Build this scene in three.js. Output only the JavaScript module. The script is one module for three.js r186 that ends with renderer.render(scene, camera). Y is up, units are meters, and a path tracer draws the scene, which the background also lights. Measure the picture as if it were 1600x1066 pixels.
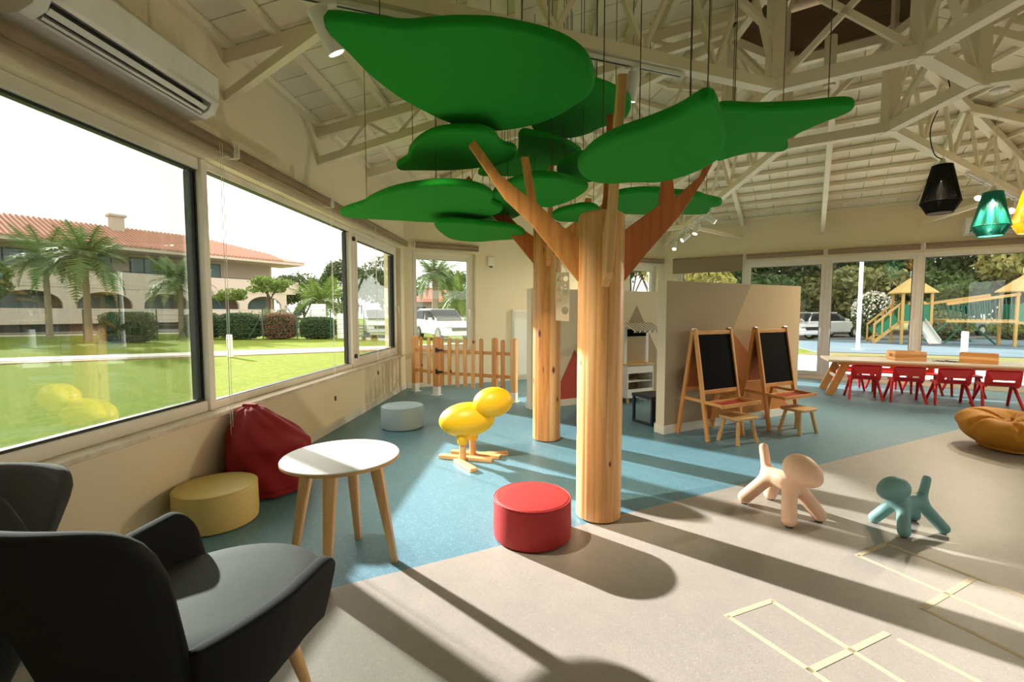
import * as THREE from 'three';
import { RoundedBoxGeometry } from 'three/addons/geometries/RoundedBoxGeometry.js';
import { mergeGeometries, mergeVertices, toCreasedNormals } from 'three/addons/utils/BufferGeometryUtils.js';
import { RectAreaLightUniformsLib } from 'three/addons/lights/RectAreaLightUniformsLib.js';

// ---------------------------------------------------------------- camera, sky, sun, exposure
RectAreaLightUniformsLib.init();
const scene = new THREE.Scene();
const renderer = new THREE.WebGLRenderer({ antialias: true });
renderer.toneMapping = THREE.LinearToneMapping;
renderer.toneMappingExposure = 1.12;
renderer.shadowMap.enabled = true;
const camera = new THREE.PerspectiveCamera(73.87, 1600 / 1066, 0.05, 400);
camera.position.set(0, 1.38, 0);
camera.rotation.set(-0.06268, 0, 0);
scene.background = new THREE.Color().setRGB(1.0, 0.95, 0.86);      // bright hazy warm sky
scene.backgroundIntensity = 2.15;
const sun = new THREE.DirectionalLight(new THREE.Color().setRGB(1.0, 0.95, 0.88), 14.8);
const SUN = new THREE.Vector3(-0.6985, 0.3403, -0.6295);
sun.position.copy(SUN).multiplyScalar(70); sun.target.position.set(0, 0, -4);
sun.castShadow = true; sun.shadow.radius = 2.2; sun.shadow.mapSize.set(4096, 4096);
Object.assign(sun.shadow.camera, { left: -45, right: 45, top: 45, bottom: -45, near: 1, far: 180 });
scene.add(sun, sun.target);

// ---------------------------------------------------------------- helpers
let seed = 7;
const rnd = () => { seed = (seed * 1664525 + 1013904223) >>> 0; return seed / 4294967296; };
const rr = (a, b) => a + (b - a) * rnd();
const V = (x, y, z) => new THREE.Vector3(x, y, z);
const lin = (r, g, b) => new THREE.Color().setRGB(r, g, b);
const taken = {};
const numbered = (n) => { taken[n] = (taken[n] || 0) + 1; return taken[n] === 1 ? n : n + '_' + String(taken[n] - 1).padStart(3, '0'); };
function mesh(name, geo, mat, parent) {
  const m = new THREE.Mesh(geo, mat); m.name = name; m.castShadow = m.receiveShadow = true;
  if (parent) parent.add(m); return m;
}
function tag(o, label, category, group) { o.userData.label = label; o.userData.category = category; if (group) o.userData.group = group; return o; }
function thing(name, label, category, pos = [0, 0, 0], turn = 0, group) {
  const o = new THREE.Group(); o.name = numbered(name); o.position.set(...pos); o.rotation.y = turn; scene.add(o);
  return tag(o, label, category, group);
}
function solo(name, geo, mat, label, category, group) { const m = mesh(numbered(name), geo, mat, scene); return tag(m, label, category, group); }
function struct(name, pos = [0, 0, 0], turn = 0) {
  const o = new THREE.Group(); o.name = numbered(name); o.position.set(...pos); o.rotation.y = turn; o.userData.kind = 'structure'; scene.add(o); return o;
}
function copy(src, pos, turn, label, group) {
  const c = src.clone(); c.name = numbered(src.userData.baseName || src.name.replace(/_\d{3}$/, '')); c.userData = { ...src.userData };
  c.position.set(...pos); c.rotation.y = turn; if (label) c.userData.label = label; if (group) c.userData.group = group; scene.add(c); return c;
}
const T = (g, x = 0, y = 0, z = 0) => g.translate(x, y, z);
// uv in metres, laid out by the face's main direction; 'grain' is the axis that runs along v
function uvm(geo, grain = 'y', k = 1, ou = 0, ov = 0) {
  const g = geo.index ? geo.toNonIndexed() : geo; const p = g.attributes.position, uv = new Float32Array(p.count * 2);
  const ax = { x: 0, y: 1, z: 2 }[grain], a = V(), b = V(), c = V(), n = V();
  for (let i = 0; i < p.count; i += 3) {
    a.fromBufferAttribute(p, i); b.fromBufferAttribute(p, i + 1); c.fromBufferAttribute(p, i + 2);
    n.subVectors(b, a).cross(c.clone().sub(a)); const m = [Math.abs(n.x), Math.abs(n.y), Math.abs(n.z)];
    let d = m[0] >= m[1] && m[0] >= m[2] ? 0 : m[1] >= m[2] ? 1 : 2;
    let va = ax, ua = [0, 1, 2].find((q) => q !== d && q !== ax);
    if (d === ax) { const o = [0, 1, 2].filter((q) => q !== d); ua = o[0]; va = o[1]; }
    [a, b, c].forEach((w, j) => { const q = [w.x, w.y, w.z]; uv[(i + j) * 2] = q[ua] * k + ou; uv[(i + j) * 2 + 1] = q[va] * k + ov; });
  }
  g.setAttribute('uv', new THREE.BufferAttribute(uv, 2)); return g;
}
const box = (w, h, d, x = 0, y = 0, z = 0) => new THREE.BoxGeometry(w, h, d).translate(x, y, z);
const rbox = (w, h, d, r = 0.006, x = 0, y = 0, z = 0, s = 2) => new RoundedBoxGeometry(w, h, d, s, Math.min(r, w / 2.02, h / 2.02, d / 2.02)).translate(x, y, z);
function plank(w, h, d, r, grain, x = 0, y = 0, z = 0) { return uvm(new RoundedBoxGeometry(w, h, d, 1, r), grain, 1, rnd() * 3, rnd() * 3).translate(x, y, z); }
// bar of rectangular section from a to b (w across, h in the 'up' direction)
function bar(a, b, w, h, up = V(0, 1, 0), r = 0) {
  const d = b.clone().sub(a), L = d.length(); d.normalize();
  const x = new THREE.Vector3().crossVectors(up, d); if (x.lengthSq() < 1e-6) x.set(1, 0, 0); x.normalize(); const y = new THREE.Vector3().crossVectors(d, x);
  const g = r ? new RoundedBoxGeometry(w, h, L, 1, r) : new THREE.BoxGeometry(w, h, L);
  const out = uvm(g, 'z', 1, rnd() * 3, rnd() * 3);
  return out.applyMatrix4(new THREE.Matrix4().makeBasis(x, y, d).setPosition(a.clone().add(b).multiplyScalar(0.5)));
}
function rod(a, b, r0, r1 = r0, seg = 10) {
  const d = b.clone().sub(a), L = d.length(); const g = new THREE.CylinderGeometry(r1, r0, L, seg, 1);
  return g.applyQuaternion(new THREE.Quaternion().setFromUnitVectors(V(0, 1, 0), d.normalize())).translate((a.x + b.x) / 2, (a.y + b.y) / 2, (a.z + b.z) / 2);
}
const clean = (g) => { const n = g.index ? g.toNonIndexed() : g; for (const k of Object.keys(n.attributes)) if (!['position', 'normal', 'uv'].includes(k)) n.deleteAttribute(k); return n; };
const merge = (list) => mergeGeometries(list.map(clean));
function extrude(pts, depth, bevel = 0, seg = 2, holes = []) {
  const s = new THREE.Shape(pts.map((p) => new THREE.Vector2(p[0], p[1])));
  for (const h of holes) s.holes.push(new THREE.Path(h.map((p) => new THREE.Vector2(p[0], p[1]))));
  return new THREE.ExtrudeGeometry(s, { depth: depth - 2 * bevel, bevelEnabled: bevel > 0, bevelThickness: bevel, bevelSize: bevel, bevelOffset: -bevel, bevelSegments: seg, curveSegments: 10 }).translate(0, 0, bevel);
}
const lathe = (pts, seg = 48) => new THREE.LatheGeometry(pts.map((p) => new THREE.Vector2(p[0], p[1])), seg);
const rect = (x0, y0, x1, y1) => [[x0, y0], [x1, y0], [x1, y1], [x0, y1]];
// surface nets: mesh of the zero set of a signed distance f
function nets(f, lo, hi, cell) {
  const n = [0, 1, 2].map((i) => Math.ceil((hi[i] - lo[i]) / cell) + 1), [nx, ny, nz] = n; const val = new Float32Array(nx * ny * nz);
  for (let k = 0; k < nz; k++) for (let j = 0; j < ny; j++) for (let i = 0; i < nx; i++) val[i + nx * (j + ny * k)] = f(lo[0] + i * cell, lo[1] + j * cell, lo[2] + k * cell);
  const idx = new Int32Array(nx * ny * nz).fill(-1), pos = [], ind = [];
  const at = (i, j, k) => i + nx * (j + ny * k);
  for (let k = 0; k < nz - 1; k++) for (let j = 0; j < ny - 1; j++) for (let i = 0; i < nx - 1; i++) {
    let c = 0, sx = 0, sy = 0, sz = 0;
    for (let e = 0; e < 12; e++) {
      const ax = e >> 2, q = e & 3, o = [0, 0, 0]; o[(ax + 1) % 3] = q & 1; o[(ax + 2) % 3] = q >> 1; const o2 = o.slice(); o2[ax] = 1;
      const a = val[at(i + o[0], j + o[1], k + o[2])], b = val[at(i + o2[0], j + o2[1], k + o2[2])];
      if ((a < 0) !== (b < 0)) { const t = a / (a - b); c++; sx += o[0] + (o2[0] - o[0]) * t; sy += o[1] + (o2[1] - o[1]) * t; sz += o[2] + (o2[2] - o[2]) * t; }
    }
    if (c) { idx[at(i, j, k)] = pos.length / 3; pos.push(lo[0] + (i + sx / c) * cell, lo[1] + (j + sy / c) * cell, lo[2] + (k + sz / c) * cell); }
  }
  const quad = (a, b, c, d, flip) => { if (a < 0 || b < 0 || c < 0 || d < 0) return; flip ? ind.push(a, c, b, a, d, c) : ind.push(a, b, c, a, c, d); };
  for (let k = 1; k < nz - 1; k++) for (let j = 1; j < ny - 1; j++) for (let i = 1; i < nx - 1; i++) {
    const v = val[at(i, j, k)] < 0;
    if (v !== (val[at(i + 1, j, k)] < 0)) quad(idx[at(i, j - 1, k - 1)], idx[at(i, j, k - 1)], idx[at(i, j, k)], idx[at(i, j - 1, k)], !v);
    if (v !== (val[at(i, j + 1, k)] < 0)) quad(idx[at(i - 1, j, k - 1)], idx[at(i - 1, j, k)], idx[at(i, j, k)], idx[at(i, j, k - 1)], !v);
    if (v !== (val[at(i, j, k + 1)] < 0)) quad(idx[at(i - 1, j - 1, k)], idx[at(i, j - 1, k)], idx[at(i, j, k)], idx[at(i - 1, j, k)], !v);
  }
  const g = new THREE.BufferGeometry(); g.setAttribute('position', new THREE.Float32BufferAttribute(pos, 3)); g.setIndex(ind); g.computeVertexNormals();
  g.setAttribute('uv', new THREE.Float32BufferAttribute(new Float32Array(pos.length / 3 * 2), 2)); return g;
}
const capsule = (x, y, z, a, b, ra, rb = ra) => {
  const bx = b[0] - a[0], by = b[1] - a[1], bz = b[2] - a[2], px = x - a[0], py = y - a[1], pz = z - a[2];
  const t = Math.max(0, Math.min(1, (px * bx + py * by + pz * bz) / (bx * bx + by * by + bz * bz)));
  return Math.hypot(px - bx * t, py - by * t, pz - bz * t) - (ra + (rb - ra) * t);
};
const smin = (a, b, k) => { const h = Math.max(k - Math.abs(a - b), 0) / k; return Math.min(a, b) - h * h * k * 0.25; };
// periodic value noise, period 'p' lattice cells over 0..1
function pnoise(p, s) {
  const g = new Float32Array(p * p); let q = s * 7919 + 13; for (let i = 0; i < g.length; i++) { q = (q * 1664525 + 1013904223) >>> 0; g[i] = q / 4294967296; }
  return (u, v) => {
    const x = ((u % 1) + 1) % 1 * p, y = ((v % 1) + 1) % 1 * p, i = Math.floor(x), j = Math.floor(y); let fx = x - i, fy = y - j; fx = fx * fx * (3 - 2 * fx); fy = fy * fy * (3 - 2 * fy);
    const a = g[(i % p) + p * (j % p)], b = g[((i + 1) % p) + p * (j % p)], c = g[(i % p) + p * ((j + 1) % p)], d = g[((i + 1) % p) + p * ((j + 1) % p)];
    return a + (b - a) * fx + (c - a) * fy + (a - b - c + d) * fx * fy;
  };
}
function tex(size, fn, srgb = true) {
  const d = new Uint8Array(size * size * 4);
  for (let j = 0; j < size; j++) for (let i = 0; i < size; i++) { const c = fn((i + 0.5) / size, (j + 0.5) / size); const o = (j * size + i) * 4; d[o] = c[0]; d[o + 1] = c[1]; d[o + 2] = c[2]; d[o + 3] = 255; }
  const t = new THREE.DataTexture(d, size, size); t.wrapS = t.wrapT = THREE.RepeatWrapping; t.magFilter = THREE.LinearFilter; t.minFilter = THREE.LinearMipmapLinearFilter; t.generateMipmaps = true;
  if (srgb) t.colorSpace = THREE.SRGBColorSpace; t.needsUpdate = true; return t;
}
const mixc = (a, b, t) => a.map((x, i) => Math.max(0, Math.min(255, x + (b[i] - x) * t)));
function woodTex(light, dark, s, knots = 0, contrast = 1) {
  const n1 = pnoise(4, s), n2 = pnoise(64, s + 1), n3 = pnoise(8, s + 2), kn = []; let q = s * 99 + 5; const r = () => { q = (q * 1664525 + 1013904223) >>> 0; return q / 4294967296; };
  for (let i = 0; i < knots; i++) kn.push([r(), r(), 0.005 + 0.008 * r()]);
  return tex(512, (u, v) => {
    let w = u, kd = 9;
    for (const [ku, kv, kr] of kn) { let du = u - ku, dv = v - kv; du -= Math.round(du); dv -= Math.round(dv); const d = Math.hypot(du, dv * 0.55); kd = Math.min(kd, d / kr); w += Math.sign(du) * kr * 1.6 * Math.exp(-d * d / (kr * kr * 9)); }
    const g = Math.sin((w * 9 + n1(u, v) * 0.5 + n3(u, v) * 0.1) * Math.PI * 2 * 2) * 0.5 + 0.5, g2 = n2(u, v * 0.04), fine = n1(u, v);
    let t = (0.12 + 0.22 * g * g + 0.3 * (g2 - 0.5) + 0.25 * (fine - 0.4)) * contrast;
    let c = mixc(light, dark, t);
    if (kd < 2.2) c = mixc(c, [88, 38, 12], Math.min(1, Math.max(0, (2.0 - kd) * 0.75)));
    return c;
  });
}
const fine = pnoise(256, 3), mid = pnoise(48, 4), coarse = pnoise(7, 5);
const grey = (f) => (u, v) => { const c = 255 * f(u, v); return [c, c, c]; };
const bumpFine = tex(256, grey((u, v) => fine(u, v)), false), bumpMid = tex(256, grey((u, v) => 0.5 * mid(u, v) + 0.5 * fine(u, v)), false);
const rep = (t, x, y = x) => { const c = t.clone(); c.repeat.set(x, y); c.needsUpdate = true; return c; };
const std = (color, roughness = 0.6, extra = {}) => new THREE.MeshStandardMaterial({ color, roughness, metalness: 0, ...extra });

// ---------------------------------------------------------------- materials
const pineA = woodTex([240, 186, 122], [196, 120, 60], 11, 3), pineB = woodTex([246, 200, 142], [204, 136, 76], 12, 2), pineC = woodTex([228, 166, 100], [180, 104, 48], 13, 4);
const oakT = woodTex([228, 186, 126], [186, 136, 80], 21, 0, 0.9), warmT = woodTex([232, 170, 98], [186, 112, 50], 22, 1), brT = woodTex([204, 118, 60], [156, 78, 32], 23, 1);
const M = {
  pine: [pineA, pineB, pineC].map((map) => std(0xffffff, 0.42, { map })),
  branch: std(0xffffff, 0.5, { map: warmT }), branchRed: std(0xffffff, 0.5, { map: brT }), oak: std(0xffffff, 0.5, { map: oakT }), easel: std(0xffffff, 0.45, { map: warmT }),
  wall: std(lin(0.82, 0.72, 0.54), 0.85, { bumpMap: rep(bumpMid, 1), bumpScale: 0.0006 }),
  roofWhite: std(lin(0.86, 0.77, 0.60), 0.7), steel: std(lin(0.85, 0.76, 0.59), 0.5), frame: std(lin(0.82, 0.77, 0.69), 0.4), black: std(lin(0.012, 0.012, 0.013), 0.5),
  gasket: std(lin(0.02, 0.03, 0.03), 0.5), white: std(lin(0.85, 0.85, 0.84), 0.45), base: std(lin(0.82, 0.79, 0.72), 0.5), brownDark: std(lin(0.20, 0.13, 0.08), 0.8),
  sill: std(0xffffff, 0.3, { map: tex(256, (u, v) => mixc([236, 226, 210], [196, 178, 156], 0.5 * mid(u, v) + 0.5 * coarse(u, v))) }),
  blind: std(lin(0.31, 0.225, 0.155), 0.85, { bumpMap: rep(bumpFine, 6), bumpScale: 0.0004 }),
  glass: new THREE.MeshPhysicalMaterial({ color: lin(0.95, 0.985, 0.975), roughness: 0, transmission: 1, thickness: 0, ior: 1.5 }),
  glassTint: new THREE.MeshPhysicalMaterial({ color: lin(0.865, 0.89, 0.877), roughness: 0, transmission: 1, thickness: 0, ior: 1.5 }),
  leafGreen: std(lin(0.002, 0.29, 0.014), 0.92, { bumpMap: rep(bumpFine, 8), bumpScale: 0.0006 }),
  redPlastic: std(lin(0.60, 0.006, 0.009), 0.38), redVinyl: std(lin(0.44, 0.02, 0.02), 0.62), redFabric: std(lin(0.24, 0.006, 0.01), 0.9, { bumpMap: rep(bumpFine, 4), bumpScale: 0.001 }),
  yellowVinyl: std(lin(0.70, 0.55, 0.20), 0.42), blueVinyl: std(lin(0.40, 0.55, 0.65), 0.45), chickYellow: std(lin(0.88, 0.56, 0.01), 0.42),
  peach: std(lin(0.92, 0.60, 0.42), 0.5), teal: std(lin(0.20, 0.41, 0.42), 0.5), mustard: std(lin(0.62, 0.26, 0.015), 0.7, { bumpMap: rep(bumpFine, 4), bumpScale: 0.0008 }),
  chairFab: std(lin(0.011, 0.012, 0.014), 0.9, { bumpMap: rep(bumpFine, 10), bumpScale: 0.0006 }), chairSeat: std(lin(0.04, 0.043, 0.046), 0.75, { bumpMap: rep(bumpFine, 10), bumpScale: 0.0006 }),
  board: new THREE.MeshPhysicalMaterial({ color: lin(0.005, 0.005, 0.006), roughness: 0.9, specularIntensity: 0.15 }), lampOn: new THREE.MeshStandardMaterial({ color: 0xffffff, emissive: lin(1, 0.86, 0.62), emissiveIntensity: 6 }),
  wire: std(lin(0.06, 0.05, 0.04), 0.6), tape: std(lin(0.66, 0.54, 0.36), 0.7), chrome: new THREE.MeshStandardMaterial({ color: lin(0.6, 0.6, 0.6), metalness: 1, roughness: 0.3 }),
};
// ---------------------------------------------------------------- the room: a hexagon of 6.28 m sides
const SIDE = 6.28, AZ = 3.15;
const dirAz = (deg) => V(Math.sin(deg * Math.PI / 180), 0, -Math.cos(deg * Math.PI / 180));
const cA = V(-1.937, 0, -8.203), cB = cA.clone().addScaledVector(dirAz(AZ + 60), SIDE), cC = cB.clone().addScaledVector(dirAz(AZ + 120), SIDE), cD = cC.clone().addScaledVector(dirAz(AZ + 180), SIDE);
const cE = cD.clone().addScaledVector(dirAz(AZ + 240), SIDE), cF = cE.clone().addScaledVector(dirAz(AZ + 300), SIDE), CEN = cA.clone().add(cD).multiplyScalar(0.5);
const EAVE = 3.43, SLOPE = 0.248, WR = 4.51;         // height of the eave inside, pitch, depth of each roof slope to the lantern
const turnOf = (deg) => Math.PI / 2 - deg * Math.PI / 180;
const P3 = (v) => [v.x, v.y, v.z];

// floor: two vinyl colours meeting in a straight seam
const speck = pnoise(170, 31), speck2 = pnoise(180, 32);
const vinyl = (base, dot, amt) => tex(1024, (u, v) => { const s = speck(u, v), t = speck2(u, v); let c = mixc(base, [base[0] * 0.93, base[1] * 0.94, base[2] * 0.95], (coarse(u, v) * 0.5 + mid(u, v) * 0.5)); c = mixc(c, dot, s > 0.84 ? amt : 0); return mixc(c, [base[0] * 0.86, base[1] * 0.88, base[2] * 0.9], t > 0.86 ? 0.55 : 0); });
const bumpVinyl = rep(bumpFine, 3);
const blueFloor = std(0xffffff, 0.42, { map: rep(vinyl([98, 142, 161], [172, 202, 216], 0.7), 1.6), bumpMap: bumpVinyl, bumpScale: 0.0005 });
const greyFloor = std(0xffffff, 0.45, { map: rep(vinyl([169, 161, 153], [200, 194, 188], 0.4), 1.6), bumpMap: bumpVinyl, bumpScale: 0.0006 });
const flatPoly = (pts, y, th) => { const g = extrude(pts.map((p) => [p[0], -p[1]]), th, 0); g.rotateX(-Math.PI / 2); g.translate(0, y - th, 0); return uvm(g, 'z'); };
const bk = 3.2, F2 = cF.clone().addScaledVector(dirAz(AZ), -bk), E2 = cE.clone().addScaledVector(dirAz(AZ), -bk);
const seamA = V(0.777, 0, -3.035), sd = dirAz(63.4);
const hit = (p, q) => { const e = q.clone().sub(p), n = V(-sd.z, 0, sd.x); const t = seamA.clone().sub(p).dot(n) / e.dot(n); return p.clone().addScaledVector(e, t); };
const s1 = hit(cF, cA), s2 = hit(cC, cD);
{
  const f = struct('floor');
  mesh('blue_vinyl', flatPoly([s1, cA, cB, cC, s2].map((p) => [p.x, p.z]), 0, 0.05), blueFloor, f);
  mesh('beige_vinyl', flatPoly([s1, s2, cD, cE, E2, F2, cF].map((p) => [p.x, p.z]), 0, 0.05), greyFloor, f);
}
// walls
const WT = 0.3;
function wall(name, P, az, len, holes, top = EAVE + 0.1) {
  const w = struct(name, P3(P), turnOf(az));
  const ov = WT / Math.sqrt(3);
  mesh('plaster', uvm(extrude(rect(0, -0.05, len, top), WT, 0, 1, holes.map((h) => rect(...h).reverse()))).translate(0, 0, -WT), M.wall, w);
  return w;
}
const wl = wall('wall_left', cF.clone().addScaledVector(dirAz(AZ), -0.8), AZ, SIDE + 0.8, [[0.15, 0.62, 6.88, 2.5]]);
const wb = wall('wall_back_left', cA, AZ + 60, SIDE, [[0.12, 0.62, 1.39, 2.5], [5.2, 0.62, 6.1, 2.5]]);
const wr = wall('wall_back_right', cB, AZ + 120, SIDE, [[0.3, 0.02, 6.27, 2.5]]);
const wcd = wall('wall_right', cC, AZ + 180, SIDE, [[0.4, 0.62, 5.9, 2.5]]);
const wde = wall('wall_front_right', cD, AZ + 240, SIDE, [[0.4, 0.62, 5.9, 2.5]]);
{ // the lower passage behind the camera: closed
  wall('wall_passage_left', F2, AZ, bk - 0.8, []); wall('wall_passage_right', cE, AZ + 180, bk, []); wall('wall_front', E2, AZ + 300, SIDE, []);
  const h = struct('wall_header', P3(cE), turnOf(AZ + 300)); mesh('plaster', uvm(box(SIDE, 0.75, 0.2, SIDE / 2, 3.27, -0.1)), M.wall, h);
  const c = struct('ceiling_passage'); mesh('plasterboard', flatPoly([cF, cE, E2, F2].map((p) => [p.x, p.z]), 3.1, 0.1), M.roofWhite, c);
}
// corner posts where two wall slabs meet outside
for (const [P, az] of [[cA, AZ], [cB, AZ + 60], [cC, AZ + 120], [cD, AZ + 180], [cE, AZ + 180]]) {
  const a = dirAz(az - 90), b = dirAz(az + 60 - 90); const g = extrude([[0, 0], [a.x * WT, -a.z * WT], [(a.x + b.x) * WT * 0.667, -(a.z + b.z) * WT * 0.667], [b.x * WT, -b.z * WT]], EAVE + 0.15, 0).rotateX(-Math.PI / 2).translate(P.x, -0.05, P.z);
  const o = struct('trim_1'); o.name = numbered('wall_corner'); mesh('plaster', uvm(g), M.wall, o);
}
// baseboards
for (const [n, P, az, a, b] of [['baseboard_left', cF, AZ, -0.8, SIDE], ['baseboard_back_left', cA, AZ + 60, 0.02, SIDE - 0.02], ['baseboard_right', cC, AZ + 180, 0, SIDE], ['baseboard_front_right', cD, AZ + 240, 0, SIDE]]) {
  const o = struct(n, P3(P), turnOf(az)); mesh('board', rbox(b - a, 0.1, 0.014, 0.004, (a + b) / 2, 0.05, 0.007), M.base, o);
}
// ---------------------------------------------------------------- windows
const bars = (list, m, parent, name = 'frame') => list.forEach(([x0, y0, x1, y1, z0, z1]) => mesh(name, rbox(x1 - x0, y1 - y0, z1 - z0, 0.006, (x0 + x1) / 2, (y0 + y1) / 2, (z0 + z1) / 2, 1), m, parent));
const ring4 = (x0, y0, x1, y1, t, z0, z1) => [[x0, y0, x0 + t, y1, z0, z1], [x1 - t, y0, x1, y1, z0, z1], [x0 + t, y0, x1 - t, y0 + t, z0, z1], [x0 + t, y1 - t, x1 - t, y1, z0, z1]];
const pane = (x0, y0, x1, y1, z, parent, m = M.glass) => mesh('pane', box(x1 - x0, y1 - y0, 0.006, (x0 + x1) / 2, (y0 + y1) / 2, z), m, parent);
function handle(parent, x, y, z) {
  const h = mesh('handle', merge([rbox(0.03, 0.12, 0.012, 0.005, x, y, z + 0.006), rbox(0.018, 0.018, 0.05, 0.006, x, y + 0.02, z + 0.03), rbox(0.018, 0.13, 0.016, 0.007, x, y - 0.03, z + 0.05)]), M.white, parent); return h;
}
{ // ribbon window of the left wall: one glazed sash with a second slid behind it, the open bay, a narrow sash
  let w = struct('window_1', P3(cF), turnOf(AZ));
  bars([[-0.65, 0.64, 1.44, 0.72, -0.16, -0.08], [-0.65, 2.42, 1.44, 2.5, -0.16, -0.08], [-0.65, 0.72, -0.57, 2.42, -0.16, -0.08], [1.44, 0.64, 1.5, 2.5, -0.16, -0.06]], M.frame, w);
  const sash = mesh('sash', merge(ring4(-0.58, 0.715, 1.45, 2.425, 0.022, -0.14, -0.105).map(([x0, y0, x1, y1, z0, z1]) => box(x1 - x0, y1 - y0, z1 - z0, (x0 + x1) / 2, (y0 + y1) / 2, (z0 + z1) / 2))), M.gasket, w);
  pane(-0.56, 0.73, 1.42, 2.41, -0.125, w, M.glassTint);
  const s2_ = mesh('sash', merge(ring4(-0.58, 0.705, 1.455, 2.435, 0.012, -0.2, -0.18).map(([x0, y0, x1, y1, z0, z1]) => box(x1 - x0, y1 - y0, z1 - z0, (x0 + x1) / 2, (y0 + y1) / 2, (z0 + z1) / 2))), M.gasket, w);
  pane(-0.57, 0.717, 1.443, 2.423, -0.19, w, M.glassTint);
  bars([[1.405, 0.737, 1.432, 2.403, -0.175, -0.115]], M.gasket, w, 'gasket');
  w = struct('window_2', P3(cF), turnOf(AZ));
  bars([[1.5, 0.64, 4.12, 0.7, -0.16, -0.08], [1.5, 2.44, 4.12, 2.5, -0.16, -0.08]], M.frame, w);
  bars([[1.5, 0.7, 4.1, 0.706, -0.15, -0.09], [1.5, 2.434, 4.1, 2.44, -0.15, -0.09], [4.06, 0.706, 4.1, 2.434, -0.17, -0.12]], M.gasket, w, 'gasket');
  w = struct('window_3', P3(cF), turnOf(AZ));
  bars([[4.12, 0.64, 4.22, 2.5, -0.16, -0.07], [4.22, 0.64, 6.08, 0.7, -0.16, -0.08], [4.22, 2.44, 6.08, 2.5, -0.16, -0.08], [6.0, 0.7, 6.08, 2.44, -0.16, -0.08]], M.frame, w);
  bars(ring4(4.24, 0.7, 6.0, 2.44, 0.075, -0.15, -0.06), M.frame, w, 'sash');
  bars([...ring4(4.315, 0.775, 5.925, 2.365, 0.012, -0.12, -0.075), [5.86, 0.79, 5.91, 2.35, -0.16, -0.12]], M.gasket, w, 'gasket');
  pane(4.32, 0.78, 5.92, 2.36, -0.11, w, M.glassTint);
  handle(w, 4.29, 1.45, -0.06); handle(w, 5.96, 1.45, -0.06);
  for (const y of [0.79, 2.36]) mesh('roller', new THREE.CylinderGeometry(0.03, 0.03, 0.03, 14).rotateX(Math.PI / 2).translate(4.19, y, -0.06), M.black, w);
  const s = struct('trim_1', P3(cF), turnOf(AZ)); mesh('sill', uvm(rbox(6.84, 0.03, 0.2, 0.006, 2.69, 0.625, -0.055), 'x'), M.sill, s);
}
function simpleWindow(name, P, az, x0, x1, bays, y0 = 0.62, y1 = 2.5, sill = true, hdl = true) {
  const w = struct(name, P3(P), turnOf(az)); bars(ring4(x0, y0 + 0.01, x1, y1, 0.07, -0.2, -0.12), M.frame, w); const n = bays, t = (x1 - x0 - 0.14) / n;
  for (let i = 0; i < n; i++) { const a = x0 + 0.07 + i * t, b = a + t; bars(ring4(a, y0 + 0.08, b, y1 - 0.07, 0.06, -0.19, -0.11), M.frame, w, 'sash'); bars(ring4(a + 0.06, y0 + 0.14, b - 0.06, y1 - 0.13, 0.008, -0.165, -0.13), M.gasket, w, 'gasket'); pane(a + 0.06, y0 + 0.14, b - 0.06, y1 - 0.13, -0.15, w); if (hdl) handle(w, b - 0.03, 1.4, -0.11); }
  if (sill) { const s = struct('trim_2', P3(P), turnOf(az)); s.name = numbered('trim_sill'); mesh('sill', uvm(rbox(x1 - x0 + 0.04, 0.03, 0.24, 0.006, (x0 + x1) / 2, y0 + 0.005, -0.075), 'x'), M.sill, s); }
  return w;
}
simpleWindow('window_4', cA, AZ + 60, 0.12, 1.39, 1); simpleWindow('window_5', cA, AZ + 60, 5.2, 6.1, 1);
{ // glazed front of the back right wall: fixed light, door, two sliding doors
  const w = struct('window_6', P3(cB), turnOf(AZ + 120));
  bars([[0.3, 2.44, 6.27, 2.5, -0.17, -0.07], [0.3, 0.02, 6.27, 0.075, -0.17, -0.07], [0.3, 0.075, 0.38, 2.44, -0.17, -0.07], [1.74, 0.075, 1.8, 2.44, -0.17, -0.07], [3.22, 0.075, 3.29, 2.44, -0.17, -0.07], [4.63, 0.075, 4.72, 2.44, -0.17, -0.07], [6.21, 0.075, 6.27, 2.44, -0.17, -0.07]], M.frame, w);
  for (const [a, b, t] of [[0.38, 1.74, 0.05], [1.8, 3.22, 0.07], [3.29, 4.63, 0.05], [4.72, 6.21, 0.03]]) {
    bars(ring4(a, 0.08, b, 2.44, t, -0.15, -0.08), M.frame, w, 'sash'); bars(ring4(a + t, 0.08 + t, b - t, 2.44 - t, 0.01, -0.13, -0.09), M.gasket, w, 'gasket'); pane(a + t, 0.08 + t, b - t, 2.44 - t, -0.11, w);
  }
  handle(w, 3.18, 1.0, -0.08); handle(w, 3.33, 1.0, -0.08);
}
simpleWindow('window_7', cC, AZ + 180, 0.4, 5.9, 4, 0.62, 2.5, true, false); simpleWindow('window_8', cD, AZ + 240, 0.4, 5.9, 4, 0.62, 2.5, true, false);

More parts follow.
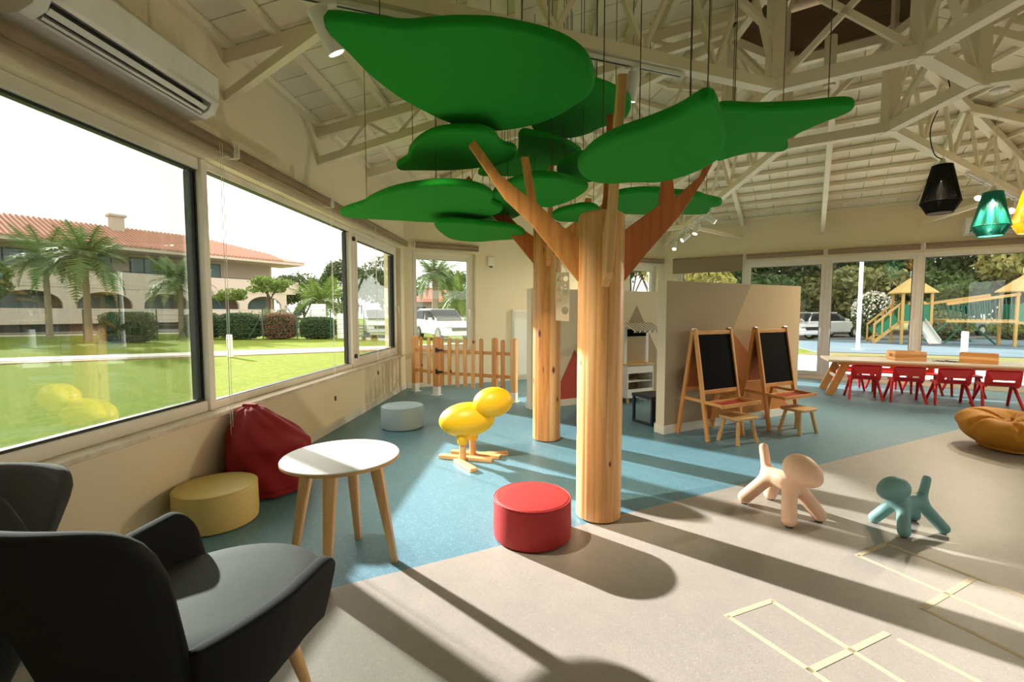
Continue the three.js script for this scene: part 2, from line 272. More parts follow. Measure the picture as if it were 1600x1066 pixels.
// ---------------------------------------------------------------- roof
const roofH = (w) => EAVE + SLOPE * w;
{
  const ceil = struct('ceiling'); const slab = struct('ceiling_roof_cover');
  const planks = 22, pw = SIDE / planks, r3 = Math.sqrt(3), pMat = [lin(0.86, 0.77, 0.60), lin(0.835, 0.745, 0.575), lin(0.88, 0.795, 0.625)].map((c) => std(c, 0.7));
  const prism = (pts, th) => { const g = extrude(pts, th, 0); const p = g.attributes.position; for (let i = 0; i < p.count; i++) { const s = p.getX(i), w = p.getY(i), h = p.getZ(i); p.setXYZ(i, s, roofH(w) + h, w); } g.computeVertexNormals(); return g; };
  for (let k = 0; k < 6; k++) {
    const P = [cF, cA, cB, cC, cD, cE][k], az = AZ + 60 * k; const G = new THREE.Group(); G.name = 'roof_slope'; G.position.copy(P); G.rotation.y = turnOf(az); ceil.add(G);
    const lim = (s) => Math.min(WR, r3 * Math.min(s, SIDE - s));
    for (let i = 0; i < planks; i++) {
      const a = i * pw + 0.005, b = (i + 1) * pw - 0.005, la = lim(a), lb = lim(b); const pts = [[a, -0.02], [b, -0.02], [b, Math.max(0, lb)], [a, Math.max(0, la)]]; if (la < WR !== lb < WR) { const sc = WR / r3; const m = a < sc && b > sc ? sc : SIDE - sc; pts.splice(3, 0, [m, WR]); }
      mesh('roof_board', prism(pts, 0.02), pMat[Math.floor(rnd() * 3)], G);
    }
    const o = 0.9; const cov = mesh('cover', prism([[-o / r3 * 1, -o], [SIDE + o / r3, -o], [SIDE - WR / r3, WR], [WR / r3, WR]], 0.1).translate(0, 0.025, 0), M.roofWhite, slab); cov.position.copy(P); cov.rotation.y = turnOf(az);  // unseen eaves overhang, added to shade the back right glazing from low sun
    for (let j = 0; j <= 12; j++) { const w = 0.03 + j * 0.365; if (w > WR - 0.05) break; const a = w / r3, b = SIDE - w / r3; mesh('purlin', box(b - a, 0.055, 0.06, (a + b) / 2, roofH(w) - 0.0285, w), M.steel, G); }
    for (const s of [1.68, 3.14, 4.6]) { const l = Math.min(lim(s), WR) - 0.02; mesh('rafter', bar(V(s, roofH(0) - 0.11, 0.0), V(s, roofH(l) - 0.11, l), 0.07, 0.1), M.steel, G); }
    const y0 = 3.02, sl = 0.285, e = 4.3; const bc = (w) => y0 + Math.min(sl * w, roofH(w) - 0.2 - y0); mesh('bottom_chord', bar(V(3.14, y0, 0), V(3.14, bc(e), e), 0.075, 0.08), M.steel, G);
    for (let j = 0; j < 6; j++) { const a = 0.25 + j * 0.6, m_ = a + 0.3; mesh('web', bar(V(3.14, bc(a), a), V(3.14, roofH(m_) - 0.14, m_), 0.03, 0.03), M.steel, G); mesh('web', bar(V(3.14, roofH(m_) - 0.14, m_), V(3.14, bc(a + 0.6), a + 0.6), 0.03, 0.03), M.steel, G); }
  }
  // hip trusses from the corners to the ring under the lantern
  const RV = 1.02, RH = 3.45, PH = 4.55; const ringV = (k, h, r = RV) => CEN.clone().addScaledVector(dirAz(AZ + 60 * k), r).setY(h);
  const corners = [cB, cC, cD, cE, cF, cA];       // k = 0 points at B
  for (let k = 0; k < 6; k++) {
    const G = new THREE.Group(); G.name = 'hip_truss'; ceil.add(G); const c = corners[k].clone().setY(3.02), v = ringV(k, RH), L = SIDE - RV, n = dirAz(AZ + 60 * k);
    const hipH = (t) => roofH((t * L) * Math.sqrt(3) / 2) - 0.12;
    mesh('bottom_chord', bar(c.clone().addScaledVector(n, 0.1), v, 0.09, 0.09), M.steel, G);
    const at = (t, h) => c.clone().lerp(v, t).setY(h), low = (t) => 3.02 + 0.43 * t + 0.05;
    mesh('top_chord', bar(at(0, hipH(0) + 0.02), at(1, hipH(1) + 0.02), 0.1, 0.1), M.steel, G);
    for (let j = 0; j < 6; j++) { const a = 0.1 + j * 0.15, m_ = a + 0.075; mesh('web', bar(at(a, low(a)), at(m_, hipH(m_)), 0.036, 0.036), M.steel, G); mesh('web', bar(at(m_, hipH(m_)), at(a + 0.15, low(a + 0.15)), 0.036, 0.036), M.steel, G); }
    for (const s of [-1, 1]) { const wd = dirAz(AZ + 60 * k + 180 + s * 60), end = corners[k].clone().addScaledVector(wd, 1.66).setY(3.02); mesh('wall_brace', bar(end, at(0.31, 3.155), 0.05, 0.07), M.steel, G); }
  }
  const R = new THREE.Group(); R.name = 'lantern_ring'; ceil.add(R);
  for (let k = 0; k < 6; k++) {
    const a = ringV(k, RH), b = ringV(k + 1, RH), au = ringV(k, PH - 0.12), bu = ringV(k + 1, PH - 0.12);
    mesh('ring_beam', bar(a, b, 0.1, 0.11), M.steel, R); mesh('upper_beam', bar(au, bu, 0.08, 0.1), M.steel, R); mesh('post', bar(ringV(k, RH - 0.06), ringV(k, PH), 0.12, 0.12, V(1, 0, 0)), M.steel, R);
    mesh('cross_brace', bar(a, bu, 0.05, 0.05), M.steel, R); if (k % 2) mesh('cross_brace', bar(b, au, 0.05, 0.05), M.steel, R);
    mesh('knee_brace', bar(ringV(k, RH + 0.45), ringV(k, roofH(3.6) - 0.2, 1.7), 0.05, 0.05), M.steel, R);
  }
  // lantern: dark timber sides and a small hipped roof
  const Ln = struct('ceiling_lantern');
  for (let k = 0; k < 6; k++) {
    const r0 = 1.09, a = ringV(k, 0, r0), b = ringV(k + 1, 0, r0), mid_ = a.clone().add(b).multiplyScalar(0.5), out = dirAz(AZ + 60 * k + 30);
    for (let j = 0; j < 3; j++) mesh('louvre', bar(a.clone().setY(4.62 + j * 0.17), b.clone().setY(4.62 + j * 0.17), 0.05, 0.165), M.brownDark, Ln);
    const ap = CEN.clone().setY(5.75), A1 = ringV(k, 5.05, 1.2), B1 = ringV(k + 1, 5.05, 1.2); const g = new THREE.BufferGeometry(); const up = V(0, 0.05, 0), q = [A1, B1, ap, A1.clone().add(up), B1.clone().add(up), ap.clone().add(up)];
    g.setAttribute('position', new THREE.Float32BufferAttribute(q.flatMap((p) => P3(p)), 3)); g.setIndex([0, 1, 2, 3, 5, 4, 0, 3, 4, 0, 4, 1, 0, 2, 5, 0, 5, 3, 1, 4, 5, 1, 5, 2]); const g2 = g.toNonIndexed(); g2.computeVertexNormals();
    mesh('lantern_roof', g2, std(lin(0.32, 0.26, 0.19), 0.8), Ln); mesh('rib', bar(ringV(k, 5.02, 1.14), CEN.clone().setY(5.68), 0.05, 0.06), M.steel, Ln);
    mesh('stud', bar(ringV(k, 4.5, 1.04), ringV(k, 5.05, 1.04), 0.06, 0.06, V(1, 0, 0)), M.steel, Ln);
  }
  const d = struct('ceiling_duct'); mesh('tube', rod(V(3.62, 3.95, -5.35), V(3.62, 4.5, -5.35), 0.06, 0.06, 20), M.steel, d);
}
// ---------------------------------------------------------------- partitions with painted triangles
const WALLW = lin(0.80, 0.70, 0.53), cTan = std(lin(0.56, 0.42, 0.26), 0.8), cGrey = std(lin(0.41, 0.32, 0.215), 0.8), cOrange = std(lin(0.52, 0.20, 0.045), 0.8), cRed = std(lin(0.56, 0.085, 0.055), 0.8), cPart = std(WALLW, 0.85), cBeige = std(lin(0.62, 0.51, 0.39), 0.85);
function partition(name, P, az, len, h) {
  const o = struct(name, P3(P), turnOf(az)); mesh('plasterboard', uvm(rbox(len, h, 0.13, 0.004, len / 2, h / 2, -0.065, 1)), cPart, o);
  mesh('baseboard', rbox(len + 0.02, 0.1, 0.012, 0.003, len / 2, 0.05, 0.006), M.base, o); mesh('baseboard', rbox(0.012, 0.1, 0.15, 0.003, -0.006, 0.05, -0.065), M.base, o); return o;
}
const paint = (o, name, pts, m, z) => mesh(name, extrude(pts, 0.0012, 0).translate(0, 0, z), m, o);
const pt1 = partition('wall_partition_easels', V(1.72, 0, -5.07), AZ + 60, 2.46, 1.735), pt2 = partition('wall_partition_back', V(0.27, 0, -6.40), AZ + 60, 2.95, 1.72);
paint(pt1, 'mural_grey', [[0.002, 0.101], [0.62, 0.101], [1.1, 1.15], [1.43, 1.733], [0.002, 1.733]], cGrey, 0);
paint(pt1, 'mural_sand', [[1.1, 1.15], [2.3, 0.101], [2.458, 0.101], [2.458, 1.733], [1.43, 1.733]], cTan, 0);
paint(pt1, 'mural_orange', [[0.62, 0.101], [2.3, 0.101], [1.1, 1.15]], cOrange, 0);
paint(pt2, 'mural_red', [[0.356, 0.101], [1.13, 0.101], [0.744, 0.833]], cRed, 0);
paint(pt2, 'mural_grey', [[1.14, 0.101], [2.78, 0.101], [1.93, 1.497]], cGrey, 0);
// ---------------------------------------------------------------- roller blinds
function blind(P, az, x0, x1, drop, label, chainLen = 0, chainX) {
  const o = thing('roller_blind', label, 'blind', P3(P), turnOf(az), 'roller blinds above the windows');
  mesh('roll', new THREE.CylinderGeometry(0.048, 0.048, x1 - x0 - 0.03, 20).rotateZ(Math.PI / 2).translate((x0 + x1) / 2, 2.6, 0.06), M.blind, o);
  if (drop) mesh('fabric', rbox(x1 - x0 - 0.03, drop, 0.003, 0.001, (x0 + x1) / 2, 2.6 - drop / 2, 0.107), M.blind, o);
  mesh('bottom_bar', rbox(x1 - x0 - 0.03, 0.022, 0.014, 0.004, (x0 + x1) / 2, 2.6 - (drop || 0.055), drop ? 0.107 : 0.1), M.blind, o);
  for (const x of [x0 + 0.006, x1 - 0.006]) mesh('bracket', rbox(0.012, 0.1, 0.11, 0.004, x, 2.6, 0.055), M.base, o);
  if (chainLen) {
    const cx = chainX ?? x0 + 0.04; for (const d of [-0.012, 0.012]) mesh('chain', rod(V(cx + d, 2.6, 0.112), V(cx + d, 2.6 - chainLen, 0.112), 0.0022, 0.0022, 6), M.base, o);
    mesh('chain_weight', rbox(0.03, 0.055, 0.014, 0.005, cx, 2.57 - chainLen, 0.112), M.wire, o);
  }
  return o;
}
blind(cF, AZ, -0.65, 1.58, 0, 'taupe roller blind rolled up over the big left window under the air conditioner', 2.36, 1.42);
blind(cF, AZ, 1.62, 3.2, 0, 'taupe roller blind rolled up over the open bay of the left window', 2.16, 3.16);
blind(cF, AZ, 3.24, 6.2, 0, 'taupe roller blind rolled up over the narrow far sash of the left window', 2.05, 4.55);
blind(cA, AZ + 60, 0.17, 1.42, 0, 'short taupe roller blind over the small window behind the picket fence');
blind(cA, AZ + 60, 5.15, 6.2, 0, 'short taupe roller blind over the small window behind the kitchen corner');
blind(cB, AZ + 120, 0.22, 1.73, 0.3, 'taupe roller blind partly lowered above the easel partition');
blind(cB, AZ + 120, 1.77, 3.19, 0, 'taupe roller blind rolled up over the glazed door', 0);
blind(cB, AZ + 120, 3.23, 4.66, 0, 'taupe roller blind rolled up over the sliding door behind the long table', 0);
blind(cB, AZ + 120, 4.7, 6.15, 0, 'taupe roller blind rolled up at the right under the second air conditioner', 0);
// ---------------------------------------------------------------- air conditioners, sensor, cabinet
function aircon(P, az, x0, len, y, label) {
  const o = thing('air_conditioner', label, 'air conditioner', P3(P), turnOf(az), 'wall air conditioners');
  const full = [[0, 0.3], [0.2, 0.3], [0.225, 0.27], [0.225, 0.1], [0.19, 0.035], [0.12, 0.0], [0, 0.0]], open = [[0, 0.3], [0.2, 0.3], [0.225, 0.27], [0.225, 0.1], [0.214, 0.08], [0.15, 0.135], [0.09, 0.12], [0.085, 0.06], [0.135, 0.0075], [0.12, 0.0], [0, 0.0]];
  const part = (p, a, b) => { const g = extrude(p, b - a, 0.002, 1).rotateY(-Math.PI / 2).translate(b, y, 0); const n = g.index ? g.toNonIndexed() : g; n.computeVertexNormals(); return n; }, cap = 0.06;
  mesh('casing', merge([part(full, x0, x0 + cap), part(open, x0 + cap - 0.001, x0 + len - cap + 0.001), part(full, x0 + len - cap, x0 + len)]), M.white, o);   // the outlet is a real channel along the unit
  mesh('fan_roller', new THREE.CylinderGeometry(0.03, 0.03, len - 2 * cap - 0.01, 20).rotateZ(Math.PI / 2).translate(x0 + len / 2, y + 0.085, 0.128), std(lin(0.06, 0.06, 0.06), 0.7), o);
  mesh('louvre', rbox(len - 2 * cap - 0.02, 0.006, 0.034, 0.002, 0, 0, 0, 1).rotateX(-0.728).translate(x0 + len / 2, y + 0.046, 0.18), M.white, o);
  mesh('louvre', rbox(len - 2 * cap - 0.02, 0.005, 0.016, 0.002, 0, 0, 0, 1).rotateX(-0.728).translate(x0 + len / 2, y + 0.017, 0.15), M.white, o);
  return o;
}
aircon(cF, AZ, 0.14, 1.12, 2.69, 'white wall air conditioner with open slot above the big left window'); aircon(cB, AZ + 120, 5.2, 0.86, 2.73, 'white wall air conditioner partly behind the teal pendant lamp');
{
  const o = thing('wall_sensor', 'small beige wall box high between window and partition', 'sensor', P3(cA), turnOf(AZ + 60)); mesh('casing', rbox(0.13, 0.18, 0.06, 0.012, 1.69, 2.37, 0.03), M.base, o); mesh('cap', rbox(0.06, 0.03, 0.03, 0.006, 1.69, 2.27, 0.045), M.wire, o);
  const c = thing('wall_cabinet', 'flat white wall cabinet behind the gate end of the picket fence', 'cabinet', P3(cA), turnOf(AZ + 60)); mesh('body', rbox(0.62, 1.37, 0.05, 0.004, 2.47, 0.755, 0.025), M.base, c); mesh('door', rbox(0.56, 1.14, 0.014, 0.003, 2.47, 0.68, 0.057), M.white, c);
  for (let i = 0; i < 3; i++) mesh('slat', rbox(0.54, 0.028, 0.012, 0.003, 2.47, 1.31 + i * 0.042, 0.056), M.base, c); mesh('handle', rbox(0.02, 0.1, 0.02, 0.005, 2.24, 0.75, 0.072), M.chrome, c);
}
// ---------------------------------------------------------------- the two wooden trees
function tree(label, pos, H, R, limbs) {
  const o = thing('wooden_tree', label, 'tree', pos, 0, 'indoor wooden trees'); const n = 13;
  for (let i = 0; i < n; i++) {
    const a0 = i / n * Math.PI * 2 + 0.004, a1 = (i + 1) / n * Math.PI * 2 - 0.004, pos_ = [], uv = [], idx = [], prof = [[R - 0.02, 0], [R, 0.012], [R, H - 0.03], [R - 0.008, H - 0.012], [R - 0.03, H], [0.001, H]], S = 5; let u0 = rnd(), v0 = rnd();
    for (let j = 0; j <= S; j++) { const a = a0 + (a1 - a0) * j / S, er = j === 0 || j === S ? 0.0025 : 0; prof.forEach(([r, y]) => { const q = Math.max(r - er, 0.001); pos_.push(Math.cos(a) * q, y, Math.sin(a) * q); uv.push(u0 + (a - a0) * R + (H - y < 0.001 ? 0.1 * (R - q) : 0), v0 + y * 0.8); }); }
    const m = prof.length; for (let j = 0; j < S; j++) for (let k = 0; k < m - 1; k++) { const p = j * m + k, q = p + m; idx.push(p, p + 1, q, q, p + 1, q + 1); }
    const g = new THREE.BufferGeometry(); g.setAttribute('position', new THREE.Float32BufferAttribute(pos_, 3)); g.setAttribute('uv', new THREE.Float32BufferAttribute(uv, 2)); g.setIndex(idx); const g2 = toCreasedNormals(g, 0.6);
    mesh('trunk_stave', g2, M.pine[Math.floor(rnd() * 3)], o);
  }
  for (const [outline, z, th, ry, m] of limbs) { const g = uvm(extrude(outline, th, 0.003, 1).translate(0, 0, -th / 2), 'y', 0.8, rnd(), rnd()); if (typeof ry === 'function') ry(g); const b = mesh('branch', g, m, o); b.position.set(0, 0, z); if (typeof ry === 'number') b.rotation.y = ry; }
  return o;
}
{
  const TH = 0.05;
  // trunk 1 at (0.588, -3.007): outlines in metres beside the trunk's own axis
  const L1 = [[-0.138, 1.57], [-0.46, 1.96], [-0.64, 2.13], [-0.872, 2.47], [-0.83, 2.505], [-0.665, 2.28], [-0.49, 2.14], [-0.53, 2.39], [-0.48, 2.395], [-0.425, 2.1], [-0.29, 1.965], [-0.138, 1.86]];
  const R1 = [[0.138, 1.57], [0.3, 1.77], [0.52, 2.02], [0.68, 2.26], [0.76, 2.42], [0.72, 2.44], [0.66, 2.28], [0.48, 2.13], [0.46, 2.27], [0.4, 2.27], [0.385, 2.09], [0.138, 1.91]];
  const front = (g) => g.applyMatrix4(new THREE.Matrix4().makeRotationY(Math.PI / 2));
  const slim = [[-0.006, 1.53], [0.12, 1.62], [0.215, 1.98], [0.4, 2.64], [0.35, 2.66], [0.13, 2.0], [-0.006, 1.86]];
  const frontLimb = slim.map(([d, y]) => [-(d + 0.14), y]), backLimb = slim.map(([d, y]) => [d + 0.145, y + 0.2]);
  tree('nearer tall wooden tree column with plank branches standing on the colour seam', [0.588, 0, -3.02], 2.03, 0.15, [
    [L1, 0, TH, -0.05, M.branch], [R1, 0, TH, 0.06, M.branchRed], [frontLimb, 0, 0.045, front, M.oak], [backLimb, 0, 0.045, (g) => g.applyMatrix4(new THREE.Matrix4().makeRotationY(Math.PI / 2 - 0.3)), M.branchRed]]);
  const up = (a, dy, k = 1) => a.map(([x, y]) => [x * k, y + dy]);
  tree('farther wooden tree column behind, with a perforated toy hanging from its branch', [0.378, 0, -4.9], 2.33, 0.15, [
    [up(L1, 0.32), 0, TH, -0.03, M.branchRed], [up(R1, 0.32), 0, TH, 0.03, M.branch], [up(frontLimb, 0.32), 0, 0.045, front, M.branch], [up(backLimb, 0.3), 0, 0.045, (g) => g.applyMatrix4(new THREE.Matrix4().makeRotationY(Math.PI / 2 + 0.2)), M.branchRed]]);
}
// ---------------------------------------------------------------- green hanging leaves
const LEAVES = [
  [2.72, [[-0.879, -2.205], [-0.849, -2.172], [-0.799, -2.172], [-0.670, -2.200], [-0.511, -2.232], [-0.394, -2.220], [-0.281, -2.206], [-0.167, -2.207], [-0.091, -2.212], [0.046, -2.249], [0.163, -2.292], [0.290, -2.372], [0.386, -2.478], [0.457, -2.630], [0.481, -2.723], [0.492, -2.821], [0.477, -2.910], [0.414, -3.042], [0.289, -3.237], [0.116, -3.379], [-0.107, -3.460], [-0.177, -3.446], [-0.358, -3.390], [-0.502, -3.258], [-0.600, -3.117], [-0.693, -2.970], [-0.759, -2.821], [-0.814, -2.655], [-0.848, -2.484], [-0.874, -2.366], [-0.893, -2.279]]],
  [2.95, [[0.355, -3.251], [0.458, -3.198], [0.572, -3.222], [0.753, -3.342], [0.856, -3.439], [0.906, -3.548], [0.931, -3.693], [0.916, -3.827], [0.752, -3.999], [0.669, -4.126], [0.521, -4.215], [0.321, -4.170], [0.189, -4.040], [0.153, -3.721], [0.232, -3.400]]],
  [2.08, [[0.322, -2.273], [0.325, -2.151], [0.356, -2.006], [0.414, -1.893], [0.528, -1.765], [0.590, -1.675], [0.623, -1.587], [0.643, -1.555], [0.670, -1.559], [0.699, -1.597], [0.753, -1.686], [0.836, -1.827], [0.888, -1.933], [0.935, -2.069], [0.957, -2.169], [0.939, -2.293], [0.890, -2.411], [0.791, -2.513], [0.653, -2.513], [0.557, -2.538], [0.448, -2.513], [0.373, -2.420]]],
  [2.55, [[1.197, -2.817], [1.200, -2.705], [1.426, -2.711], [1.664, -2.688], [1.893, -2.640], [1.957, -2.672], [1.988, -2.738], [1.924, -2.921], [1.886, -3.175], [1.992, -3.372], [1.953, -3.409], [1.755, -3.425], [1.657, -3.536], [1.613, -3.610], [1.483, -3.494], [1.303, -3.118]]],
  [2.60, [[-0.979, -3.928], [-0.955, -3.867], [-0.841, -3.718], [-0.778, -3.529], [-0.663, -3.323], [-0.520, -3.181], [-0.357, -3.129], [-0.197, -3.151], [-0.127, -3.223], [-0.085, -3.380], [-0.047, -3.449], [0.024, -3.502], [0.035, -3.643], [-0.010, -3.764], [-0.144, -3.877], [-0.350, -3.962], [-0.564, -4.006], [-0.824, -4.006], [-0.966, -3.997]]],
  [2.78, [[-0.346, -4.723], [-0.267, -4.547], [-0.108, -4.368], [0.034, -4.164], [0.054, -3.906], [0.056, -3.705], [0.088, -3.662], [0.204, -3.712], [0.409, -3.838], [0.549, -3.988], [0.619, -4.109], [0.622, -4.197], [0.504, -4.402], [0.395, -4.468], [0.351, -4.624], [0.215, -4.777], [-0.158, -4.777], [-0.304, -4.777]]],
  [2.36, [[-0.174, -4.014], [-0.136, -3.774], [-0.005, -3.532], [0.168, -3.375], [0.328, -3.391], [0.465, -3.499], [0.588, -3.630], [0.610, -3.704], [0.545, -4.014], [0.461, -4.187], [0.330, -4.328], [0.188, -4.226], [-0.006, -4.153], [-0.139, -4.187]]],
  [2.30, [[-1.615, -4.324], [-1.518, -4.189], [-1.282, -3.967], [-1.139, -3.768], [-0.910, -3.532], [-0.703, -3.407], [-0.514, -3.348], [-0.345, -3.373], [-0.204, -3.513], [-0.151, -3.686], [-0.173, -3.899], [-0.088, -4.113], [-0.102, -4.258], [-0.223, -4.468], [-0.416, -4.676], [-0.731, -4.739], [-1.195, -4.621], [-1.526, -4.528], [-1.622, -4.438]]],
  [2.20, [[-0.697, -4.251], [-0.540, -4.206], [-0.218, -4.359], [0.009, -4.490], [0.118, -4.725], [0.136, -4.895], [0.079, -5.149], [-0.126, -5.230], [-0.411, -5.362], [-0.649, -5.230], [-0.741, -4.797]]],
  [2.42, [[-0.381, -4.984], [-0.224, -4.621], [-0.087, -4.485], [0.038, -4.511], [0.105, -4.706], [0.096, -4.952], [-0.036, -5.188], [-0.298, -5.353], [-0.405, -5.297]]],
  [2.55, [[0.370, -3.833], [0.396, -3.702], [0.455, -3.565], [0.543, -3.485], [0.653, -3.508], [0.753, -3.686], [0.780, -4.030], [0.720, -4.166], [0.622, -4.186], [0.480, -4.087], [0.399, -3.956]]],
  [2.40, [[0.899, -4.322], [0.895, -4.064], [1.038, -3.947], [1.185, -3.926], [1.365, -3.989], [1.616, -4.064], [1.794, -4.201], [1.943, -4.297], [1.992, -4.373], [2.001, -4.451], [1.957, -4.505], [2.008, -4.674], [2.021, -4.809], [1.722, -4.825], [1.327, -4.825], [1.091, -4.763], [0.968, -4.588]]],
  [2.30, [[0.391, -4.497], [0.418, -4.296], [0.514, -4.163], [0.626, -4.063], [0.726, -4.088], [0.823, -4.296], [0.835, -4.621], [0.641, -4.705], [0.481, -4.676]]],
];
const leafLabels = ['largest green hanging leaf, pointed tip reaching toward the air conditioner', 'dark green leaf tucked behind the right end of the largest leaf', 'rounded green leaf in front of the nearer trunk at the right', 'green leaf with a long tip pointing right toward the roof trusses', 'green leaf just below the largest leaf, lit yellow along its top edge', 'dark green notched leaf behind the fork of the left branch', 'green leaf hanging behind the forked left branch', 'long green leaf at the left, nearest the open window', 'lowest pale green leaf hanging above the picket fence', 'small green leaf half hidden behind the long left leaf', 'small green leaf peeping out between trunk and rounded leaf', 'flat green leaf behind the reddish right branch', 'small green leaf just left of the nearer trunk top'];
LEAVES.forEach(([h, pts], i) => {
  const crv = new THREE.CatmullRomCurve3(pts.map(([x, z]) => V(x, 0, z)), true, 'centripetal'); const P = crv.getSpacedPoints(90).slice(0, 90).map((p) => [p.x, -p.z]);
  const cx = pts.reduce((s, p) => s + p[0], 0) / pts.length, cz = pts.reduce((s, p) => s + p[1], 0) / pts.length;
  const o = thing('leaf_panel', leafLabels[i], 'leaf', [cx, h, cz], 0, 'green felt leaves hanging round the trees');
  const g = extrude(P.map(([x, y]) => [x - cx, y + cz]), 0.056, 0.022, 4).rotateX(-Math.PI / 2);
  mesh('pad', uvm(mergeVertices(g).toNonIndexed(), 'z'), M.leafGreen, o);
  const n = 4; for (let k = 0; k < n; k++) { const q = pts[Math.floor((k + 0.3) / n * pts.length)]; const x = (q[0] - cx) * 0.72, z = (q[1] - cz) * 0.72, X = x + cx, Z = z + cz; const R_ = Math.max(...[0, 1, 2, 3, 4, 5].map((m) => { const nn = dirAz(AZ + 60 * m + 30); return (X - CEN.x) * nn.x + (Z - CEN.z) * nn.z; })); const top = Math.min(EAVE + SLOPE * (5.44 - R_), 4.55) - h - 0.04; mesh('wire', rod(V(x, 0.05, z), V(x, top, z), 0.0028, 0.0028, 5), M.wire, o); }
});
// ---------------------------------------------------------------- soft seats and the round table
function pouf(label, pos, r, h, m) {
  const o = thing('pouf', label, 'pouf', pos, 0, 'round vinyl poufs'); const pr = [[0.001, 0.004], [r - 0.012, 0.004], [r - 0.002, 0.012], [r + 0.003, h * 0.3], [r + 0.001, h * 0.6], [r, h - 0.02], [r - 0.006, h - 0.007], [r - 0.02, h], [r * 0.6, h + 0.004], [0.001, h + 0.006]];
  mesh('cushion', lathe(pr, 64), m, o); mesh('piping', new THREE.TorusGeometry(r - 0.004, 0.0045, 8, 64).rotateX(Math.PI / 2).translate(0, h - 0.008, 0), m, o); mesh('base', new THREE.CylinderGeometry(r - 0.02, r - 0.02, 0.006, 48).translate(0, 0.003, 0), M.black, o); return o;
}
pouf('red vinyl pouf in the sunlight beside the nearer tree trunk', [0.125, 0, -2.75], 0.24, 0.25, M.redVinyl);
pouf('mustard yellow vinyl pouf against the window wall beside the red bean bag', [-1.955, 0, -2.93], 0.243, 0.25, M.yellowVinyl);
pouf('light blue vinyl pouf near the picket fence', [-1.325, 0, -5.42], 0.25, 0.265, M.blueVinyl);
{ // side table
  const o = thing('round_table', 'round white-topped side table with four splayed wooden legs', 'table', [-0.925, 0, -2.42], 0.06);
  mesh('table_top', lathe([[0.001, 0.589], [0.299, 0.589], [0.305, 0.593], [0.305, 0.605], [0.301, 0.61], [0.001, 0.61]], 72), std(lin(0.86, 0.85, 0.83), 0.3), o);
  mesh('edge_band', lathe([[0.304, 0.59], [0.3062, 0.592], [0.3062, 0.604], [0.304, 0.606]], 72), M.oak, o);
  for (let k = 0; k < 4; k++) { const a = k * Math.PI / 2, c = Math.cos(a), s = Math.sin(a), top = V(c * 0.175, 0.589, s * 0.175), ft = V(c * 0.275, 0, s * 0.275); const g = new THREE.CylinderGeometry(0.042, 0.021, 1, 4, 1).rotateY(Math.PI / 4); const p = g.attributes.position; for (let i = 0; i < p.count; i++) { const t = p.getY(i) + 0.5, w = 1 - 0.0; const ce = ft.clone().lerp(top, t); const lx = p.getX(i) * w, lz = p.getZ(i) * w; p.setXYZ(i, ce.x + lx * c - lz * s, ce.y, ce.z + lx * s + lz * c); } g.computeVertexNormals(); mesh('leg', uvm(g, 'y', 1, rnd(), rnd()), M.oak, o); }
  mesh('apron', merge([bar(V(-0.17, 0.574, 0), V(0.17, 0.574, 0), 0.04, 0.03), bar(V(0, 0.574, -0.17), V(0, 0.574, 0.17), 0.04, 0.03)]), M.oak, o);
}
